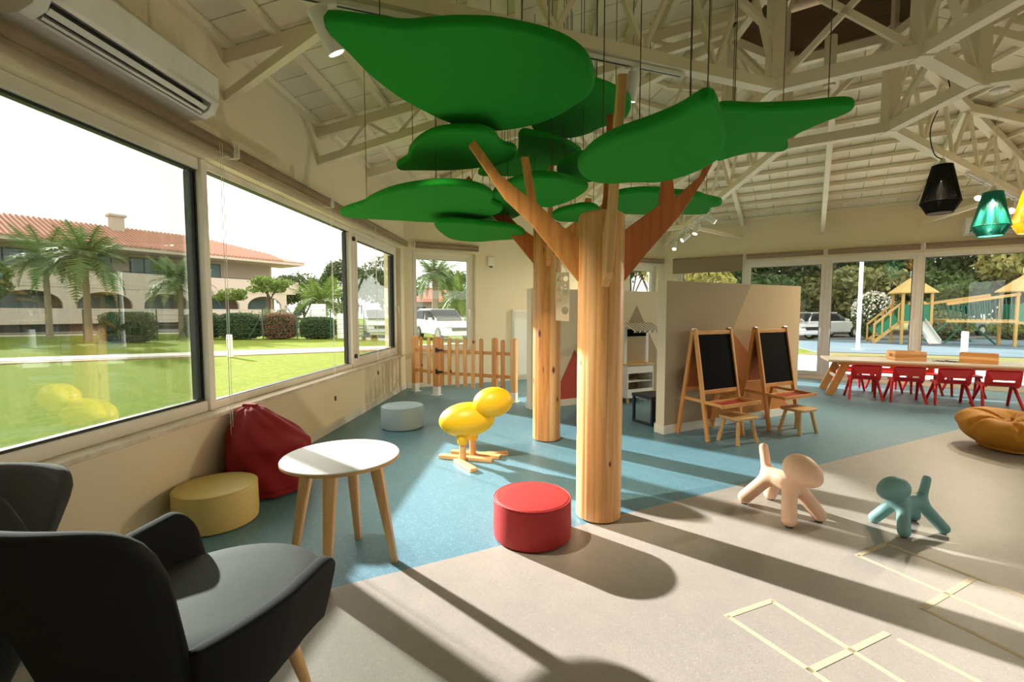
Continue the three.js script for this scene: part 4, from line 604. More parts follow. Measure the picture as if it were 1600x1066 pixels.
// ---------------------------------------------------------------- track lights on the hip trusses
{
  const spot = (label, p, dir, len = 0.2) => {
    const o = thing('track_spotlight', label, 'spotlight', p, 0, 'white track spotlights'); const d = V(...dir).normalize(), s = V(0, -0.12, 0), a = s.clone().addScaledVector(d, -len / 2), b = s.clone().addScaledVector(d, len / 2);
    mesh('housing', rod(a, b, 0.045, 0.05, 24), M.white, o); mesh('stem', rod(V(0, 0.03, 0), V(0, -0.1, 0), 0.012, 0.012, 10), M.white, o); mesh('adapter', rbox(0.12, 0.03, 0.035, 0.006, 0, 0.03, 0), M.white, o); mesh('lamp_lens', rod(b.clone().addScaledVector(d, -0.002), b.clone().addScaledVector(d, 0.004), 0.04, 0.04, 24), M.lampOn, o);
    const l = new THREE.SpotLight(lin(1, 0.84, 0.6), 26, 0, 0.6, 0.8, 2); l.position.copy(b.clone().addScaledVector(d, 0.02)); l.target.position.copy(b.clone().addScaledVector(d, 2)); l.castShadow = true; o.add(l, l.target);
  };
  const RV = 1.02, hip = (k, t, dy = 0) => { const c = [cB, cC, cD, cE, cF, cA][k].clone().setY(3.02), v = CEN.clone().addScaledVector(dirAz(AZ + 60 * k), RV).setY(3.45); return c.lerp(v, t).add(V(0, -0.075 + dy, 0)); };
  const rail = (label, k, t0, t1) => { const o = thing('light_track', label, 'light track', [0, 0, 0], 0, 'light tracks under the trusses'); mesh('rail', bar(hip(k, t0, 0.008), hip(k, t1, 0.008), 0.036, 0.03), M.white, o); mesh('slot', bar(hip(k, t0 + 0.005, -0.006), hip(k, t1 - 0.005, -0.006), 0.014, 0.006), M.black, o); };
  rail('white light track with black slot above the largest leaf', 4, 0.24, 0.78); rail('white light track slanting toward the far corner above the easels', 0, 0.08, 0.62); rail('white light track above the pendant lamps', 1, 0.1, 0.62);
  const p3 = (v) => P3(v.clone().add(V(0, -0.03, 0)));
  spot('white track spotlight at the tip of the largest leaf', p3(hip(4, 0.27)), [0.35, -0.8, -0.35], 0.22); spot('white track spotlight showing over the second leaf', p3(hip(4, 0.68)), [-0.1, -1, -0.4]);
  spot('white track spotlight nearest the ring beam over the easel partition', p3(hip(0, 0.55)), [0.75, -0.5, 0.2]); spot('white track spotlight second along the track over the easel partition', p3(hip(0, 0.42)), [-0.4, -0.9, 0.2]); spot('white track spotlight third along the track over the easel partition', p3(hip(0, 0.3)), [-0.8, -0.6, 0.1]); spot('white track spotlight nearest the far corner', p3(hip(0, 0.16)), [-0.3, -0.8, 0.5]);
  spot('white track spotlight beside the black pendant lamp', p3(hip(1, 0.52)), [-0.7, -0.7, 0.2]); spot('white track spotlight behind the yellow pendant lamp', p3(hip(1, 0.3)), [-0.8, -0.3, 0.3]);
}
{ // hanging plywood toy with round holes
  const o = thing('hanging_toy', 'thin plywood board with round holes hanging between the tree trunks', 'toy', [0.515, 1.29, -4.62], -0.6); const circ = (x, y, r) => Array.from({ length: 20 }, (_, i) => [x + Math.cos(-i / 20 * 6.2832) * r, y + Math.sin(-i / 20 * 6.2832) * r]);
  mesh('board', uvm(extrude([[-0.075, 0.01], [0.075, 0], [0.08, 0.25], [0.07, 0.49], [-0.07, 0.5], [-0.08, 0.26]], 0.008, 0.001, 1, [circ(-0.035, 0.43, 0.028), circ(0.035, 0.43, 0.028), circ(-0.035, 0.335, 0.03), circ(0.035, 0.3, 0.032), circ(-0.035, 0.235, 0.028), circ(0.03, 0.11, 0.04), circ(0.03, 0.365, 0.008)])), std(lin(0.80, 0.66, 0.47), 0.6), o);
  mesh('string', merge([rod(V(-0.06, 0.49, 0.004), V(-0.09, 0.72, 0.004), 0.003), rod(V(0.06, 0.48, 0.004), V(-0.09, 0.72, 0.004), 0.003), rod(V(-0.09, 0.72, 0.004), V(-0.1, 1.05, -0.05), 0.003)]), M.tape, o);
}
// ---------------------------------------------------------------- masking tape on the floor
{
  const strips = (label, list) => { const o = thing('floor_tape', label, 'tape', [0, 0, 0], 0, 'tape markings on the beige floor'); for (const [x0, z0, x1, z1, w] of list) mesh('strip', bar(V(x0, 0.0006, z0), V(x1, 0.0006, z1), w, 0.0012), M.tape, o); };
  strips('masking tape outline on the floor nearest the camera at the bottom right', [[0.972, -1.98, 1.252, -2.097, 0.026], [0.982, -1.984, 1.405, -1.2, 0.022], [1.246, -2.094, 1.624, -1.25, 0.022], [1.14, -1.665, 1.62, -1.875, 0.026], [1.632, -1.838, 1.926, -1.27, 0.022]]);
  strips('masking tape outline on the floor beside the small teal dog', [[1.96, -2.498, 2.245, -2.634, 0.026], [1.968, -2.502, 2.39, -1.62, 0.022], [2.238, -2.631, 2.71, -1.7, 0.022], [1.908, -2.033, 2.402, -2.28, 0.028], [1.916, -2.037, 2.198, -1.4, 0.022]]);
}
// ---------------------------------------------------------------- outside: ground
const blotch = pnoise(23, 41), blotch2 = pnoise(90, 42);
const grassT = tex(1024, (u, v) => { const a = blotch2(u, v), b = blotch(u, v), c = fine(u * 2, v * 2); return mixc(mixc([124, 138, 58], [148, 154, 76], b), [88, 108, 40], 0.35 * c + 0.4 * a); });
const matte = (color, extra = {}) => new THREE.MeshPhysicalMaterial({ color, roughness: 1, specularIntensity: 0.05, ...extra });
const grassM = matte(0xffffff, { map: rep(grassT, 0.35), bumpMap: rep(bumpFine, 3), bumpScale: 0.006 });
const paveT = tex(512, (u, v) => mixc([214, 206, 192], [190, 180, 164], 0.6 * mid(u, v) + 0.4 * fine(u, v)));
const paveM = std(0xffffff, 0.85, { map: rep(paveT, 0.5) }), whitePave = std(lin(0.80, 0.77, 0.72), 0.8), dirtM = std(lin(0.34, 0.24, 0.15), 0.95), roadM = std(lin(0.20, 0.19, 0.18), 0.9), rubberM = matte(lin(0.17, 0.23, 0.28)), dryM = matte(0xffffff, { map: rep(tex(512, (u, v) => mixc([146, 138, 104], [120, 122, 80], 0.5 * blotch(u, v) + 0.5 * blotch2(u, v))), 0.3) });
const ground = (name, pts, y, m, th = 0.04) => { const o = struct(name); mesh('surface', flatPoly(pts, y, th), m, o); return o; };
{ // lawn with the building's footprint left open
  const hexO = [cF, cA, cB, cC, cD, cE].map((p) => p.clone().sub(CEN).multiplyScalar(1.03).add(CEN)); const outer = [[-110, -110], [110, -110], [110, 60], [-110, 60]];
  const g = uvm(extrude(outer.map(([x, z]) => [x, -z]), 0.05, 0, 1, [[...hexO.slice(0, 5), hexO[5], E2.clone().add(V(0.3, 0, 0.3)), F2.clone().add(V(-0.3, 0, 0.3))].filter((p, i) => i !== 5 && i !== 4 || true).map((p) => [p.x, -p.z])]).rotateX(-Math.PI / 2).translate(0, -0.13, 0), 'z'); const o = struct('lawn'); mesh('turf', g, grassM, o);
}
const along = (x0, z0, az, l, w) => { const d = dirAz(az), n = V(-d.z, 0, d.x), p = V(x0, 0, z0), q = p.clone().addScaledVector(d, l); return [p, q, q.clone().addScaledVector(n, w), p.clone().addScaledVector(n, w)].map((a) => [a.x, a.z]); };
ground('garden_path', along(-30, -6.9, 63.5, 42, 1.3), -0.03, whitePave); ground('dirt_edge', along(-30, -5.4, 63.5, 42, 0.5), -0.05, dirtM);
ground('service_road', along(-48, -4.5, 63.5, 100, -7).map(([x, z]) => [x - 8, z - 14]), -0.05, roadM);
ground('pavement', along(-48, -4.5, 63.5, 100, 1.6).map(([x, z]) => [x - 6.6, z - 12.2]), -0.04, paveM);
ground('terrace', [[3.9, -11.5], [9.2, -8.1], [14.5, -10.5], [9.5, -15.3], [6.0, -15.6]].map((p) => p), -0.03, whitePave);
ground('terrace', [[9.2, -8.1], [9.5, -1], [18, -2], [18, -9.5], [14.5, -10.5]], -0.031, whitePave);
ground('rubber_play_surface', [[11.2, -16.6], [13.4, -23.8], [34, -24.5], [36, -9], [19, -13.2], [14, -15.4]], -0.045, rubberM); ground('dry_grass_strip', [[9.5, -15.4], [14.5, -10.6], [30, -8.6], [30, -11], [18.8, -13], [13.8, -15.2], [10.9, -16.5]], -0.05, dryM);
ground('car_park', [[2, -24.3], [40, -25.6], [44, -34], [2, -33]], -0.05, roadM); ground('dry_bank', [[2, -33], [44, -34], [60, -60], [2, -60]], -0.055, dryM);
// ---------------------------------------------------------------- plants
const leafG = new THREE.BufferGeometry(); leafG.setAttribute('position', new THREE.Float32BufferAttribute([-0.5, 0, 0, 0, -0.28, 0.06, 0.5, 0, 0, -0.5, 0, 0, 0.5, 0, 0, 0, 0.28, 0.06], 3)); leafG.computeVertexNormals();
const leafMat = (c) => new THREE.MeshPhysicalMaterial({ color: c, roughness: 0.75, transmission: 0.25, thickness: 0 });
const LM = { dark: leafMat(lin(0.08, 0.13, 0.04)), mid: leafMat(lin(0.12, 0.19, 0.05)), lime: leafMat(lin(0.17, 0.25, 0.045)), olive: leafMat(lin(0.27, 0.27, 0.11)), yellow: leafMat(lin(0.48, 0.44, 0.16)), flower: std(lin(0.85, 0.78, 0.76), 0.8), hedge: leafMat(lin(0.06, 0.11, 0.03)), rust: leafMat(lin(0.22, 0.12, 0.06)) };
const bark = std(lin(0.14, 0.10, 0.07), 0.95), barkPale = std(lin(0.30, 0.23, 0.16), 0.95);
function crown(parent, blobs, n, size, mat, name = 'crown', shell = 0.55) {
  const im = new THREE.InstancedMesh(leafG, mat, n), m = new THREE.Matrix4(), q = new THREE.Quaternion(), e = new THREE.Euler(), c = new THREE.Color(); const wt = blobs.map((b) => b[3] * b[4] + b[3] * b[5]), sum = wt.reduce((a, b) => a + b, 0);
  for (let i = 0; i < n; i++) { let t = rnd() * sum, k = 0; while (t > wt[k] && k < blobs.length - 1) t -= wt[k++]; const [x, y, z, a, b, d] = blobs[k]; const u = rr(-1, 1), f = rr(0, 6.2832), s = Math.sqrt(1 - u * u), r = shell + (1 - shell) * Math.pow(rnd(), 0.5) + rr(-0.05, 0.07); e.set(rr(0, 6.3), rr(0, 6.3), rr(0, 6.3)); q.setFromEuler(e); m.compose(V(x + a * r * s * Math.cos(f), y + b * r * u, z + d * r * s * Math.sin(f)), q, V(1, 1, 1).multiplyScalar(size * rr(0.6, 1.35))); im.setMatrixAt(i, m); const v = rr(0.7, 1.25); im.setColorAt(i, c.setRGB(v * rr(0.9, 1.1), v, v * rr(0.8, 1.1))); }
  im.name = name; im.userData.kind = 'stuff'; im.castShadow = im.receiveShadow = true; parent.add(im); return im;
}
function blobsOf(rx, ry, rz, y, n) { const b = [[0, y, 0, rx * 0.75, ry * 0.8, rz * 0.75]]; for (let i = 0; i < n; i++) { const a = rr(0, 6.28), h = rr(-0.7, 0.75); b.push([Math.cos(a) * rx * 0.6, y + h * ry * 0.7, Math.sin(a) * rz * 0.6, rx * rr(0.3, 0.5), ry * rr(0.25, 0.42), rz * rr(0.3, 0.5)]); } return b; }
function leafTree(name, label, group, x, z, h, rx, ry, mat, n, size, th = 0.14) {
  const o = thing(name, label, 'tree', [x, -0.08, z], 0, group); mesh('trunk', rod(V(0, 0, 0), V(rr(-0.2, 0.2), h - ry * 0.6, rr(-0.2, 0.2)), th, th * 0.5, 10), bark, o);
  for (let i = 0; i < 4; i++) { const a = i * 1.57 + rr(0, 1); mesh('limb', rod(V(0, h - ry * 1.3, 0), V(Math.cos(a) * rx * 0.5, h + rr(-0.1, 0.3) * ry, Math.sin(a) * rx * 0.5), th * 0.5, th * 0.2, 7), bark, o); }
  crown(o, blobsOf(rx, ry, rx, h, 9), n, size, mat); return o;
}
function bush(name, label, group, x, z, w, h, d, mat, n, size, boxy = true) {
  const o = thing(name, label, 'bush', [x, -0.08, z], 0, group); const im = new THREE.InstancedMesh(leafG, mat, n), m = new THREE.Matrix4(), q = new THREE.Quaternion(), e = new THREE.Euler(), c = new THREE.Color();
  for (let i = 0; i < n; i++) { const u = rr(-1, 1), f = rr(0, 6.2832), s = Math.sqrt(1 - u * u); let p = [s * Math.cos(f), u, s * Math.sin(f)]; if (boxy) { const k = Math.pow(p.reduce((t, v) => t + Math.pow(Math.abs(v), 5), 0), -0.2); p = p.map((v) => v * k); } const r = rr(0.84, 1.03); e.set(rr(0, 6.3), rr(0, 6.3), rr(0, 6.3)); q.setFromEuler(e); m.compose(V(p[0] * w / 2 * r, h / 2 + 0.05 + p[1] * h / 2 * r, p[2] * d / 2 * r), q, V(1, 1, 1).multiplyScalar(size * rr(0.6, 1.3))); im.setMatrixAt(i, m); const v = rr(0.65, 1.3); im.setColorAt(i, c.setRGB(v, v, v)); }
  im.name = 'foliage'; im.userData.kind = 'stuff'; im.castShadow = im.receiveShadow = true; o.add(im); mesh('core', boxy ? rbox(w * 0.84, h * 0.86, d * 0.84, Math.min(w, h, d) * 0.25, 0, h / 2, 0, 3) : new THREE.SphereGeometry(0.5, 20, 14).scale(w * 0.84, h * 0.84, d * 0.84).translate(0, h / 2, 0), std(lin(0.02, 0.03, 0.01), 1), o); mesh('stem', rod(V(0, 0, 0), V(0, h * 0.4, 0), 0.05, 0.04, 8), bark, o); return o;
}
// palm frond: a drooping rib with leaflets on both sides, one shape for all
function frondGeo(L, droop, nl = 26) {
  const pos = []; const pt = (t) => V(0, 0.32 * L * t - droop * L * t * t, L * t * (1 - 0.12 * t)); const tri = (a, b, c) => pos.push(a.x, a.y, a.z, b.x, b.y, b.z, c.x, c.y, c.z);
  for (let i = 0; i < 8; i++) { const a = pt(i / 8), b = pt((i + 1) / 8), w = 0.025 * (1 - i / 9); tri(a.clone().add(V(-w, 0, 0)), a.clone().add(V(w, 0, 0)), b); }
  for (let i = 0; i < nl; i++) { const t = 0.12 + 0.86 * i / nl, p = pt(t), l = L * 0.34 * Math.sin(Math.PI * Math.min(1, 0.18 + t * 0.86)), q = pt(Math.min(1, t + 0.03)); for (const s of [-1, 1]) tri(p, q, p.clone().add(V(s * l * 0.8, -l * rr(0.15, 0.5), l * 0.55))); }
  const g = new THREE.BufferGeometry(); g.setAttribute('position', new THREE.Float32BufferAttribute(pos, 3)); g.computeVertexNormals(); return g;
}
const frondA = frondGeo(1, 0.62), frondB = frondGeo(1, 1.15), frondC = frondGeo(1, 0.15);
function palm(label, x, z, h, L, mat, n = 34, th = 0.15) {
  const o = thing('palm_tree', label, 'palm tree', [x, -0.08, z], rr(0, 6), 'palm trees outside'); const prof = []; for (let i = 0; i <= 14; i++) prof.push([th * (1.15 - 0.35 * i / 14) * (i % 2 ? 1 : 0.93), h * i / 14]); mesh('trunk', lathe(prof, 14), barkPale, o);
  for (let i = 0; i < n; i++) { const m = mesh('frond', [frondA, frondB, frondC][i % 3], mat, o); m.position.set(0, h - 0.05, 0); m.rotation.set(rr(-0.25, 0.35) - (i % 3 === 2 ? 0.5 : 0), i * 2.4, 0, 'YXZ'); m.scale.setScalar(L * rr(0.8, 1.15)); }
  mesh('crown_shaft', new THREE.SphereGeometry(th * 1.5, 12, 10).translate(0, h - th * 0.4, 0), barkPale, o); return o;
}
palm('tall palm seen through the left part of the big glazed window', -26.0, -25.5, 4.6, 2.2, LM.mid); palm('broad palm in front of the arched building, seen through the big glazed window', -21.0, -22.5, 4.3, 2.3, LM.mid); palm('slim palm just left of the window mullion', -19.8, -27.2, 3.4, 2.2, LM.mid); palm('bushy palm with long fronds beside the right end of the arched building', -12.8, -30.6, 2.2, 2.5, LM.lime, 40); palm('tall palm seen through the small window above the parked car', -4.75, -28.2, 3.9, 1.75, LM.mid, 44, 0.22); palm('second lower palm behind the parked car', -3.3, -30, 2.6, 2.0, LM.lime, 36);
palm('dwarf palm between the clipped hedges and the arches', -15.6, -29.5, 1.0, 1.3, LM.mid, 30, 0.12); palm('dwarf palm beside the white cabinet near the hedges', -13.9, -29.0, 1.1, 1.4, LM.dark, 30, 0.12); palm('dwarf palm below the middle arch of the building', -17.6, -30.2, 0.9, 1.2, LM.mid, 30, 0.12);
leafTree('cloud_pruned_tree', 'small bright green tree before the middle arch', 'small garden trees', -17.9, -29.0, 2.6, 1.0, 0.5, LM.lime, 1600, 0.16, 0.07); leafTree('cloud_pruned_tree', 'small bright green tree at the right arch of the building', 'small garden trees', -16.2, -30.6, 3.3, 1.5, 0.7, LM.lime, 2400, 0.17, 0.09); leafTree('dark_tree', 'dark round tree behind the building end, left of the two', 'trees behind the building', -26.0, -57, 4.4, 3.4, 2.6, LM.dark, 5200, 0.34, 0.2); leafTree('dark_tree', 'tall dark tree beside the open window edge', 'trees behind the building', -20.6, -55, 5.4, 3.0, 2.9, LM.dark, 5600, 0.34, 0.2); leafTree('dark_tree', 'dark tree seen through the narrow far sash', 'trees behind the building', -11.2, -41, 4.2, 3.4, 2.8, LM.dark, 5200, 0.3, 0.2); leafTree('dark_tree', 'green tree filling the left of the big glazed window', 'trees behind the building', -30.0, -24.5, 2.8, 2.4, 2.2, LM.mid, 4200, 0.28, 0.16); leafTree('dark_tree', 'green tree behind the palm of the small window', 'trees behind the building', -3.6, -40, 3.4, 3.5, 2.2, LM.mid, 4600, 0.3, 0.2);
bush('clipped_hedge', 'clipped square hedge seen through the big glazed window', 'clipped hedges along the lawn', -18.6, -22.0, 2.2, 1.42, 1.3, LM.hedge, 6500, 0.1); bush('clipped_hedge', 'clipped hedge right beside the window mullion', 'clipped hedges along the lawn', -16.75, -24.6, 1.5, 1.38, 1.2, LM.hedge, 5200, 0.1); bush('clipped_hedge', 'wide clipped hedge behind the white bollard', 'clipped hedges along the lawn', -14.85, -24.8, 2.05, 1.36, 1.2, LM.hedge, 6500, 0.1); bush('clipped_hedge', 'reddish topped clipped hedge in the open window bay', 'clipped hedges along the lawn', -12.75, -24.9, 1.65, 1.36, 1.2, LM.rust, 5600, 0.1); bush('clipped_hedge', 'lower clipped hedge beside the white cabinets', 'clipped hedges along the lawn', -10.75, -25.2, 1.75, 1.15, 1.2, LM.hedge, 5600, 0.1);
// right side: a belt of trees behind the car park
const belt = [[6.8, -17.5, 3.2, 1.5, 1.7, 'yellow', 'yellowish green tree close behind the lowered blind'], [9.3, -30, 6.5, 3.6, 3.4, 'olive', 'olive tree behind the lowered blind'], [13.0, -33, 7.0, 4.0, 3.8, 'dark', 'dark tree behind the glazed door'], [17.0, -36, 7.0, 4.2, 4.2, 'olive', 'olive tree left of the playground tower'], [21.0, -35, 6.4, 4.0, 4.0, 'dark', 'dark tree behind the flowering shrub'], [25.0, -34, 6.6, 4.2, 4.0, 'mid', 'green tree behind the playground tower roof'], [29.5, -32.5, 6.0, 4.0, 4.0, 'dark', 'dark tree behind the rope bridge'], [31.0, -26.5, 5.6, 3.0, 3.4, 'yellow', 'sunlit yellow green tree above the rope bridge'], [35.0, -25, 6.0, 4.0, 4.0, 'olive', 'olive tree at the far right of the playground'], [20.2, -44, 9.0, 6.0, 5.0, 'dark', 'tall dark tree far behind the car park'], [30.5, -42, 9.0, 6.0, 5.0, 'olive', 'tall olive tree far behind the playground'], [11.5, -44, 9.0, 6.0, 5.0, 'dark', 'tall dark tree far behind the easel partition'], [39, -33, 9.0, 6.0, 5.5, 'olive', 'tall tree behind the right end of the rope bridge'], [5.5, -34, 6.0, 3.6, 3.4, 'mid', 'green tree seen through the small window by the kitchen corner'], [24, -38, 3.0, 5, 2.4, 'dark', 'low dark tree behind the parked cars'], [34, -32, 3.0, 5, 2.6, 'dark', 'low dark tree behind the swing frame'], [7.5, -40, 8.0, 5, 5, 'mid', 'tall green tree behind the lowered blind'], [15.5, -40, 8.5, 5, 5.5, 'dark', 'tall dark tree behind the white estate car'], [26, -45, 10, 7, 6, 'olive', 'tallest olive tree behind the tower roof'], [36, -42, 10, 7, 6, 'dark', 'tallest dark tree behind the right tower'], [43, -26, 9, 6, 6, 'olive', 'tall olive tree beyond the right edge'], [16.5, -31.5, 2.6, 3.5, 2.0, 'dark', 'low dark tree behind the white cars'], [29, -30.5, 2.6, 3.5, 2.0, 'mid', 'low green tree behind the blue grey car'], [22.5, -31, 2.6, 3.6, 2.0, 'olive', 'low olive tree behind the slide']];
belt.forEach(([x, z, h, rx, ry, m, l]) => leafTree('park_tree', l, 'trees behind the car park', x, z, h, rx, ry, LM[m], 6500, 0.42, 0.2));
bush('oleander', 'oleander shrub covered in white flowers left of the playground tower', 'shrubs by the playground', 19.2, -24.2, 1.7, 2.45, 1.7, LM.mid, 3000, 0.15, false); crown(scene.getObjectByName('oleander'), [[0, 1.55, 0, 0.95, 1.0, 0.9]], 1000, 0.15, LM.flower, 'blossom', 0.86);
bush('playground_bush', 'round bush behind the green swing frame', 'shrubs by the playground', 22.2, -23.3, 2.6, 1.5, 1.6, LM.olive, 4200, 0.14, false); bush('playground_bush', 'low bush under the right end of the rope bridge', 'shrubs by the playground', 26.5, -24, 2.2, 1.2, 1.5, LM.olive, 3400, 0.14, false);
// ---------------------------------------------------------------- the arched building
{
  const d = V(4.6, 0, -6.9).normalize(), E0 = V(-24.4, 0, -48.9), LEN = 34, P = E0.clone().addScaledVector(d, -LEN), turn = Math.atan2(-d.z, d.x);   // local x along the facade toward the right end, +z toward us
  const o = thing('arched_building', 'two-storey cream building with arches, balcony and red tiled roof', 'building', [P.x, -0.08, P.z], turn); const cream = std(lin(0.68, 0.58, 0.50), 0.9), brown = std(lin(0.34, 0.25, 0.19), 0.9), dk = std(lin(0.05, 0.05, 0.055), 0.5), tile = std(0xffffff, 0.85, { map: tex(256, (u, v) => mixc([216, 162, 144], [194, 138, 118], 0.5 * mid(u, v) + 0.5 * fine(u, v))) });
  const glassB = std(lin(0.16, 0.24, 0.28), 0.08); const AW = 4.2, n = 8; const x0 = LEN - n * AW - 0.2; const holes = []; for (let i = 0; i < n; i++) { const cx = x0 + (i + 0.5) * AW, a = []; for (let k = 0; k <= 16; k++) { const t = Math.PI * k / 16; a.push([cx + Math.cos(t) * 1.72, 2.05 + Math.sin(t) * 1.05]); } a.push([cx - 1.72, 1.75], [cx + 1.72, 1.75]); holes.push(a.reverse()); }
  mesh('facade', uvm(extrude(rect(0, 0.6, LEN, 3.45), 0.35, 0, 1, holes)), cream, o); for (let i = 0; i < n; i++) { const cx = x0 + (i + 0.5) * AW; mesh('parapet', box(3.5, 1.15, 0.2, cx, 1.2, 0.1), cream, o); mesh('arcade_window', box(2.6, 1.9, 0.06, cx, 1.9, -2.0), glassB, o); }
  mesh('arcade_wall', box(LEN, 3.3, 0.2, LEN / 2, 1.7, -2.2), brown, o); mesh('plinth', box(LEN, 0.62, 0.2, LEN / 2, 0.31, -0.3), dk, o); mesh('balcony_slab', box(LEN + 1.0, 0.22, 3.2, LEN / 2 + 0.5, 3.5, -1.2), cream, o); mesh('balcony_parapet', box(LEN + 1.4, 1.15, 0.2, LEN / 2 + 0.7, 4.15, 0.3), cream, o); mesh('balcony_parapet', box(0.2, 1.15, 3.2, LEN + 1.3, 4.15, -1.2), cream, o);
  mesh('handrail', rod(V(0, 4.78, 0.3), V(LEN + 1.4, 4.78, 0.3), 0.03, 0.03, 6), dk, o); mesh('upper_wall', box(LEN - 0.5, 3.2, 0.2, LEN / 2 - 0.25, 5.1, -2.0), std(lin(0.50, 0.42, 0.35), 0.9), o); mesh('end_wall', box(0.2, 6.6, 9, LEN - 0.4, 3.3, -6.4), cream, o);
  for (let i = 0; i < n; i++) { const cx = x0 + (i + 0.4) * AW; if (i === n - 1) continue; const w = mesh('window', box(3.0, 1.75, 0.1, cx, 5.35, -1.9), dk, o); for (let k = 0; k < 3; k++) mesh('pane', box(0.88, 1.6, 0.03, cx - 0.97 + k * 0.97, 5.35, -1.83), glassB, w); }
  mesh('eaves', box(LEN + 2.0, 0.3, 4.6, LEN / 2 + 0.6, 6.62, -1.0), cream, o);
  const roof = new THREE.BufferGeometry(), y0 = 6.77, y1 = 9.2, X0 = -2, X1 = LEN + 1.7, Z0 = 1.4, Z1 = -13, zr = -5.8, xr = X1 - 7.2; roof.setAttribute('position', new THREE.Float32BufferAttribute([X0, y0, Z0, X1, y0, Z0, xr, y1, zr, X0, y1, zr, X1, y0, Z1, X0, y0, Z1], 3)); roof.setIndex([0, 1, 2, 0, 2, 3, 1, 4, 2, 4, 5, 3, 4, 3, 2, 0, 5, 4, 0, 4, 1]); const rg = uvm(roof, 'z', 0.5); rg.computeVertexNormals(); mesh('roof', rg, tile, o);
  for (let i = 0; i < 110; i++) { const x = X0 + 0.2 + i * 0.32; if (x > X1 - 0.2) break; const zt = x > xr ? Z0 + (zr - Z0) * (X1 - x) / (X1 - xr) : zr, yt = x > xr ? y0 + (y1 - y0) * (X1 - x) / (X1 - xr) : y1; mesh('tile_course', rod(V(x, y0 + 0.02, Z0), V(x, yt + 0.02, zt), 0.09, 0.09, 5), tile, o); }
  mesh('chimney', box(0.9, 1.3, 0.9, LEN - 12.6, 9.3, -4.6), cream, o); mesh('chimney_cap', box(1.2, 0.18, 1.2, LEN - 12.6, 10.02, -4.6), cream, o);
}
{
  const o = thing('red_roof_house', 'low house with red tiled roof beyond the parked car', 'house', [-9.5, -0.08, -52], 0.2); mesh('wall', box(9, 2.6, 5, 0, 1.3, 0), std(lin(0.55, 0.46, 0.38), 0.9), o); for (const x of [-3, -1, 1, 3]) mesh('window', box(1.2, 1.2, 0.08, x, 1.5, 2.52), std(lin(0.06, 0.07, 0.08), 0.2), o);
  const s = extrude([[-3.2, 0], [3.2, 0], [0, 1.7]], 10, 0).rotateY(Math.PI / 2).translate(-5, 2.6, 0); mesh('roof', uvm(s, 'x'), std(lin(0.52, 0.20, 0.13), 0.85), o);
}
// small garden furniture
const bollard = (label, x, z, h, r) => { const o = thing('bollard', label, 'bollard', [x, -0.06, z], 0, 'white bollards'); mesh('post', lathe([[0.001, 0], [r, 0], [r, h - 0.02], [r - 0.015, h], [0.001, h]], 20), M.white, o); mesh('collar', new THREE.TorusGeometry(r, 0.012, 6, 20).rotateX(Math.PI / 2).translate(0, h * 0.82, 0), M.base, o); };
bollard('white bollard light beside the garden path, in the open window bay', -9.2, -14.75, 0.72, 0.085); bollard('white bollard light on the terrace edge behind the right crate', 16.6, -16.6, 0.75, 0.1);
for (const [x, z, w, h, l] of [[-11.3, -26.6, 0.75, 1.95, 'upper white utility cabinet standing between hedges and palm'], [-9.5, -25.6, 0.65, 1.4, 'lower white utility cabinet at the edge of the open bay']]) { const o = thing('utility_cabinet', l, 'cabinet', [x, -0.08, z], 0.3, 'white utility cabinets'); const b0 = h > 1.8 ? 1.15 : 0, hb = h - b0; if (b0) for (const s of [-1, 1]) mesh('leg', rbox(0.06, b0 + 0.02, 0.06, 0.01, s * (w / 2 - 0.06), b0 / 2, 0, 1), M.white, o); mesh('body', rbox(w, hb, 0.4, 0.01, 0, b0 + hb / 2, 0, 1), M.white, o); mesh('door', rbox(w - 0.08, hb - 0.12, 0.015, 0.004, 0, b0 + hb / 2, 0.205, 1), M.white, o); mesh('lock', rbox(0.03, 0.08, 0.02, 0.005, w * 0.34, b0 + hb * 0.55, 0.22), M.black, o); }
{ const o = thing('wire_fence', 'thin wire fence on green posts along the hedges', 'fence'); const g = std(lin(0.02, 0.10, 0.07), 0.6); const d = dirAz(84), p0 = V(-22, -0.08, -23.3); for (let i = 0; i < 9; i++) { const p = p0.clone().addScaledVector(d, i * 1.75); mesh('post', rod(p, p.clone().setY(1.55), 0.03, 0.03, 6), g, o); } for (let k = 0; k < 6; k++) mesh('wire', rod(p0.clone().setY(0.25 + k * 0.25), p0.clone().addScaledVector(d, 14).setY(0.25 + k * 0.25), 0.006, 0.006, 4), g, o); for (const i of [3, 5]) mesh('stay', rod(p0.clone().addScaledVector(d, i * 1.75).setY(1.3), p0.clone().addScaledVector(d, i * 1.75 - 0.8), 0.02, 0.02, 5), g, o); }
for (const [x, z, l] of [[13.3, -17.4, 'tall white pole left of the playground tower'], [17.6, -19.8, 'tall white pole at the playground tower']]) { const o = thing('white_pole', l, 'pole', [x, -0.06, z], 0, 'white poles outside'); mesh('shaft', rod(V(0, 0, 0), V(0, 6, 0), 0.07, 0.06, 16), M.white, o); mesh('foot_plate', rbox(0.3, 0.02, 0.3, 0.004, 0, 0.01, 0), M.white, o); }
